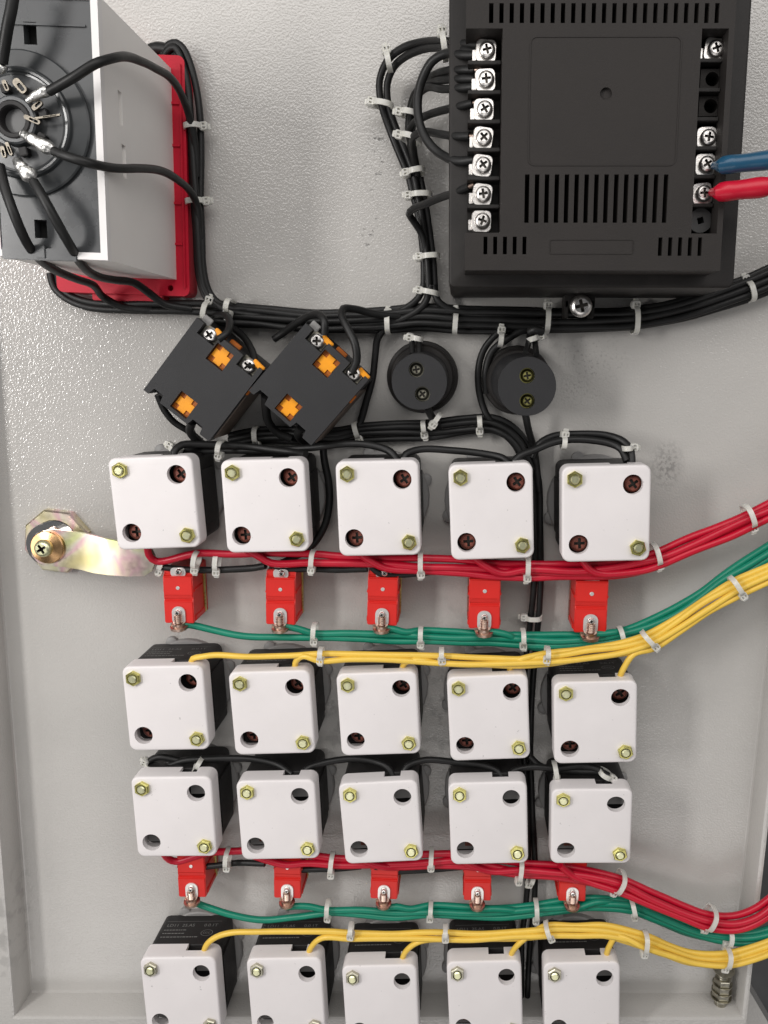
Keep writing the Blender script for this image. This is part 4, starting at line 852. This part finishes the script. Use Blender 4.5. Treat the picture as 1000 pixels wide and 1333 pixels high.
# ------------------------------------------------------------------ cable ties
def tie(hx, hy, ex, ey, h, b, label, wdt=.0027, hs=.82):
    """head at hx, hy; the strap passes over the wires to ex, ey; h ring height, b half depth (mm)"""
    p0, p1 = P(hx, hy, h / 1000), P(ex, ey, h / 1000); ax = (p1 - p0); ln = ax.length; ax.normalize(); tn = Vector((ax.z, 0, -ax.x))
    hd = .0056 * hs; a = max((ln - hd * .35) / 2, .0022); c = p0 + ax * (hd * .35 + a); bb = b / 1000
    t = thing('cable_tie', label, 'cable tie', c, 0, 'natural nylon cable ties'); N = 28
    bm = bmesh.new(); rings = []
    for k in range(N):
        th = 2 * PI * k / N; cs, sn = math.cos(th), math.sin(th); e = .72
        f = lambda q: math.copysign(abs(q) ** e, q)
        rad = ax * (f(cs)) + Vector((0, -1, 0)) * f(sn)
        o = ax * (f(cs) * a) + Vector((0, -1, 0)) * (f(sn) * bb); nr = Vector((ax.x * cs, -sn, ax.z * cs)); tk = .0009
        rings.append([o + tn * wdt / 2, o + tn * wdt / 2 + nr * tk, o - tn * wdt / 2 + nr * tk, o - tn * wdt / 2])
    vs = [[bm.verts.new(q) for q in r] for r in rings]
    for k in range(N):
        A, B = vs[k], vs[(k + 1) % N]
        for i in range(4): bm.faces.new((A[i], A[(i + 1) % 4], B[(i + 1) % 4], B[i]))
    link('strap', bm, M_TIE, t, 50)
    # head: bevelled block with the pawl window, set at the strap's end
    Rm = Matrix((tn, Vector((0, 1, 0)), -ax)).transposed()      # local x across the strap, z away from the bundle
    if Rm.determinant() < 0: Rm = Matrix((-tn, Vector((0, 1, 0)), -ax)).transposed()
    hh = random.uniform(.0040, .0050); s = hs; tw = random.uniform(-.25, .25)
    bm = bmesh.new(); w2, l2 = .0052 * s, .0056 * s
    win = [rect(-.0017 * s, -.0004, -.0005 * s, .0012 * s), rect(.0005 * s, -.0004, .0017 * s, .0012 * s)]
    L = [at_h(rrect(w2 * .9, l2 * .9, .0010, 3), -hh / 2), at_h(rrect(w2, l2, .0012, 3), -hh / 2 + .0005), at_h(rrect(w2, l2, .0012, 3), hh / 2 - .0007), at_h(rrect(w2 * .94, l2 * .94, .0011, 3), hh / 2 - .0002), at_h(rrect(w2 * .86, l2 * .86, .0009, 3), hh / 2)]
    loft(bm, L, cap0=True); fill(bm, rrect(w2 * .86, l2 * .86, .0009, 3), win, hh / 2)
    for q in win: loft(bm, [at_h(q, hh / 2 - .0012), at_h(q, hh / 2)]); bm.faces.new([bm.verts.new(v) for v in at_h(q, hh / 2 - .0012)])
    box(bm, (random.uniform(-.0006, .0006), l2 / 2 + .0004, 0), (.0030, .0016, .0012), bev=.0003)   # cropped tail
    bmesh.ops.transform(bm, matrix=Matrix.Translation(p0 - c + Vector((0, -.0006, 0))) @ Rm.to_4x4() @ Matrix.Rotation(tw, 4, 'Z'), verts=bm.verts)
    link('head', bm, M_TIE, t, 40)
T = [
 (266, 165, 243, 167, 10, 6, 'upper nylon tie on the black wires beside the red relay base'),
 (270, 262, 245, 264, 10, 6, 'lower nylon tie on the black wires beside the red relay base'),
 (273, 391, 268, 416, 12, 7, 'round headed nylon tie at the corner of the red base on the main harness'),
 (297, 409, 301, 391, 15, 7, 'nylon tie above the first contact block on the main harness'),
 (505, 407, 506, 434, 9, 8, 'nylon tie on the main harness left of the trunk junction'),
 (594, 406, 592, 434, 9, 8, 'nylon tie on the main harness right of the trunk junction'),
 (713, 398, 711, 432, 9, 8, 'tall headed nylon tie on the main harness beside the bracket screw'),
 (827, 397, 826, 434, 9, 8, 'nylon tie on the main harness under the corner of the controller'),
 (970, 364, 977, 392, 14, 8, 'nylon tie on the main harness nearest the picture edge'),
 (575, 42, 580, 76, 48, 7, 'upright yellowed nylon tie against the top terminal of the controller'),
 (503, 66, 508, 91, 22, 5, 'nylon tie on the bend of the two looping black wires'),
 (484, 134, 510, 139, 15, 5, 'pale nylon tie on the two looping black wires beside the grime streak'),
 (520, 146, 542, 150, 18, 5, 'nylon tie on the wires below the fanned second terminal'),
 (520, 176, 547, 184, 26, 6, 'blunt white nylon tie where the third and fourth terminal wires turn down'),
 (529, 226, 552, 222, 14, 6, 'upper nylon tie on the trunk beside the controller'),
 (532, 255, 561, 254, 13, 6, 'nylon tie on the trunk just above the doubled back wire'),
 (546, 335, 571, 333, 11, 6, 'nylon tie on the trunk below the doubled back wire'),
 (546, 378, 570, 383, 11, 6, 'lowest nylon tie on the trunk just over the main harness'),
 (534, 439, 549, 442, 17, 4, 'nylon tie on the leads at the top of the first buzzer'),
 (564, 552, 573, 539, 17, 4, 'nylon tie on the lead below the first buzzer'),
 (653, 430, 651, 450, 13, 7, 'nylon tie on the wires joining above the tall buzzer'),
 (703, 438, 688, 443, 22, 5, 'bulky white nylon tie on the leads above the tall buzzer'),
 (553, 566, 551, 549, 9, 6, 'nylon tie on the lower harness straight below the first buzzer'),
 (625, 561, 624, 543, 9, 6, 'nylon tie on the lower harness between the two buzzers'),
 (286, 593, 289, 575, 21, 6, 'large white nylon tie between the first and second top row lamps'),
 (222, 580, 234, 587, 23, 5, 'white nylon tie over the first top row lamp'),
 (335, 579, 334, 557, 9, 6, 'dim nylon tie in shade below the contact blocks'),
 (468, 572, 462, 551, 9, 6, 'dim nylon tie on the lower harness under the second contact block'),
 (735, 566, 733, 583, 21, 5, 'square white nylon tie on the loop before the fifth top row lamp'),
 (825, 582, 811, 583, 26, 5, 'nylon tie at the end of the loop over the fifth top row lamp'),
 (254, 741, 257, 719, 26, 5, 'nylon tie above the first upper red block on the red wire'),
 (282, 744, 283, 722, 23, 4, 'nylon tie right of the first upper red block on the black jumper'),
 (406, 741, 408, 718, 27, 5, 'nylon tie on the upper red bundle after the second red block'),
 (548, 747, 548, 720, 27, 6, 'nylon tie on the upper red bundle between the third and fourth red blocks'),
 (686, 752, 687, 726, 27, 6, 'nylon tie on the upper red bundle between the fourth and fifth red blocks'),
 (858, 736, 851, 709, 29, 7, 'nylon tie on the upper red bundle by the corner of the fifth top row lamp'),
 (980, 687, 970, 659, 32, 7, 'nylon tie on the upper red bundle nearest the picture edge'),
 (208, 743, 214, 730, 20, 4, 'nylon tie half hidden at the end of the latch arm'),
 (409, 834, 410, 813, 23, 5, 'nylon tie on the upper green bundle below the second red block'),
 (548, 838, 548, 818, 23, 5, 'nylon tie on the upper green bundle between the third and fourth red blocks'),
 (681, 840, 681, 821, 23, 6, 'nylon tie on the upper green bundle between the fourth and fifth red blocks'),
 (812, 842, 807, 818, 23, 6, 'thin strapped nylon tie on the upper green bundle just past the fifth red block'),
 (418, 859, 418, 845, 40, 4, 'nylon tie on the upper yellow wires over the second row gap after the second lamp'),
 (575, 859, 575, 846, 40, 4, 'nylon tie on the upper yellow wires before the fourth second row lamp'),
 (712, 858, 713, 845, 40, 5, 'nylon tie on the upper yellow wires before the fifth second row lamp'),
 (853, 841, 837, 824, 39, 5, 'nylon tie on the upper yellow bundle where the fifth lead joins'),
 (966, 775, 952, 753, 39, 5, 'nylon tie on the upper yellow bundle nearest the picture edge'),
 (682, 803, 704, 803, 8, 5, 'dim nylon tie on the upright black run between the fourth and fifth red blocks'),
 (190, 991, 200, 997, 24, 5, 'nylon tie at the outer end of the black wires over the third row'),
 (256, 1000, 262, 989, 27, 4, 'splayed nylon tie over the first third row lamp'),
 (725, 1014, 722, 994, 27, 5, 'nylon tie in front of the fifth third row lamp, nearer its corner'),
 (797, 1012, 782, 1004, 29, 4, 'lumpy nylon tie at the end of the black wires over the third row'),
 (296, 1128, 297, 1107, 26, 5, 'nylon tie on the lower red wires after the first lower red block'),
 (431, 1137, 433, 1113, 27, 5, 'nylon tie on the lower red wires after the second lower red block'),
 (561, 1128, 562, 1108, 27, 6, 'nylon tie on the lower red wires before the fourth lower red block'),
 (675, 1146, 679, 1120, 28, 6, 'nylon tie on the lower red wires just past the fourth lower red block'),
 (689, 1149, 694, 1136, 18, 5, 'small nylon tie tucked behind another past the fourth lower red block'),
 (799, 1160, 812, 1138, 29, 7, 'blunt nylon tie on the lower red bundle past the fifth lower red block'),
 (917, 1208, 930, 1184, 32, 7, 'curved nylon tie on the lower red bundle near the door corner'),
 (427, 1194, 427, 1175, 23, 5, 'nylon tie on the lower green bundle after the second lower red block'),
 (560, 1194, 561, 1178, 23, 5, 'nylon tie on the lower green bundle before the fourth lower red block'),
 (698, 1197, 698, 1175, 23, 6, 'nylon tie on the lower green bundle before the fifth lower red block'),
 (826, 1192, 822, 1171, 24, 6, 'thin strapped nylon tie on the lower green bundle past the fifth lower red block'),
 (945, 1229, 950, 1210, 30, 6, 'nylon tie on the lower green bundle above the earth stud'),
 (457, 1217, 457, 1208, 41, 4, 'nylon tie on the lower yellow wires before the third bottom row lamp'),
 (580, 1220, 580, 1208, 41, 4, 'square nylon tie on the lower yellow wires before the fourth bottom row lamp'),
 (717, 1220, 711, 1204, 40, 5, 'nylon tie on the lower yellow wires before the fifth bottom row lamp'),
 (838, 1240, 841, 1216, 40, 5, 'nylon tie on the lower yellow bundle past the fifth bottom row lamp'),
 (944, 1259, 949, 1238, 38, 5, 'nylon tie on the lower yellow bundle in front of the earth stud'),
]
for q in T: tie(*q)
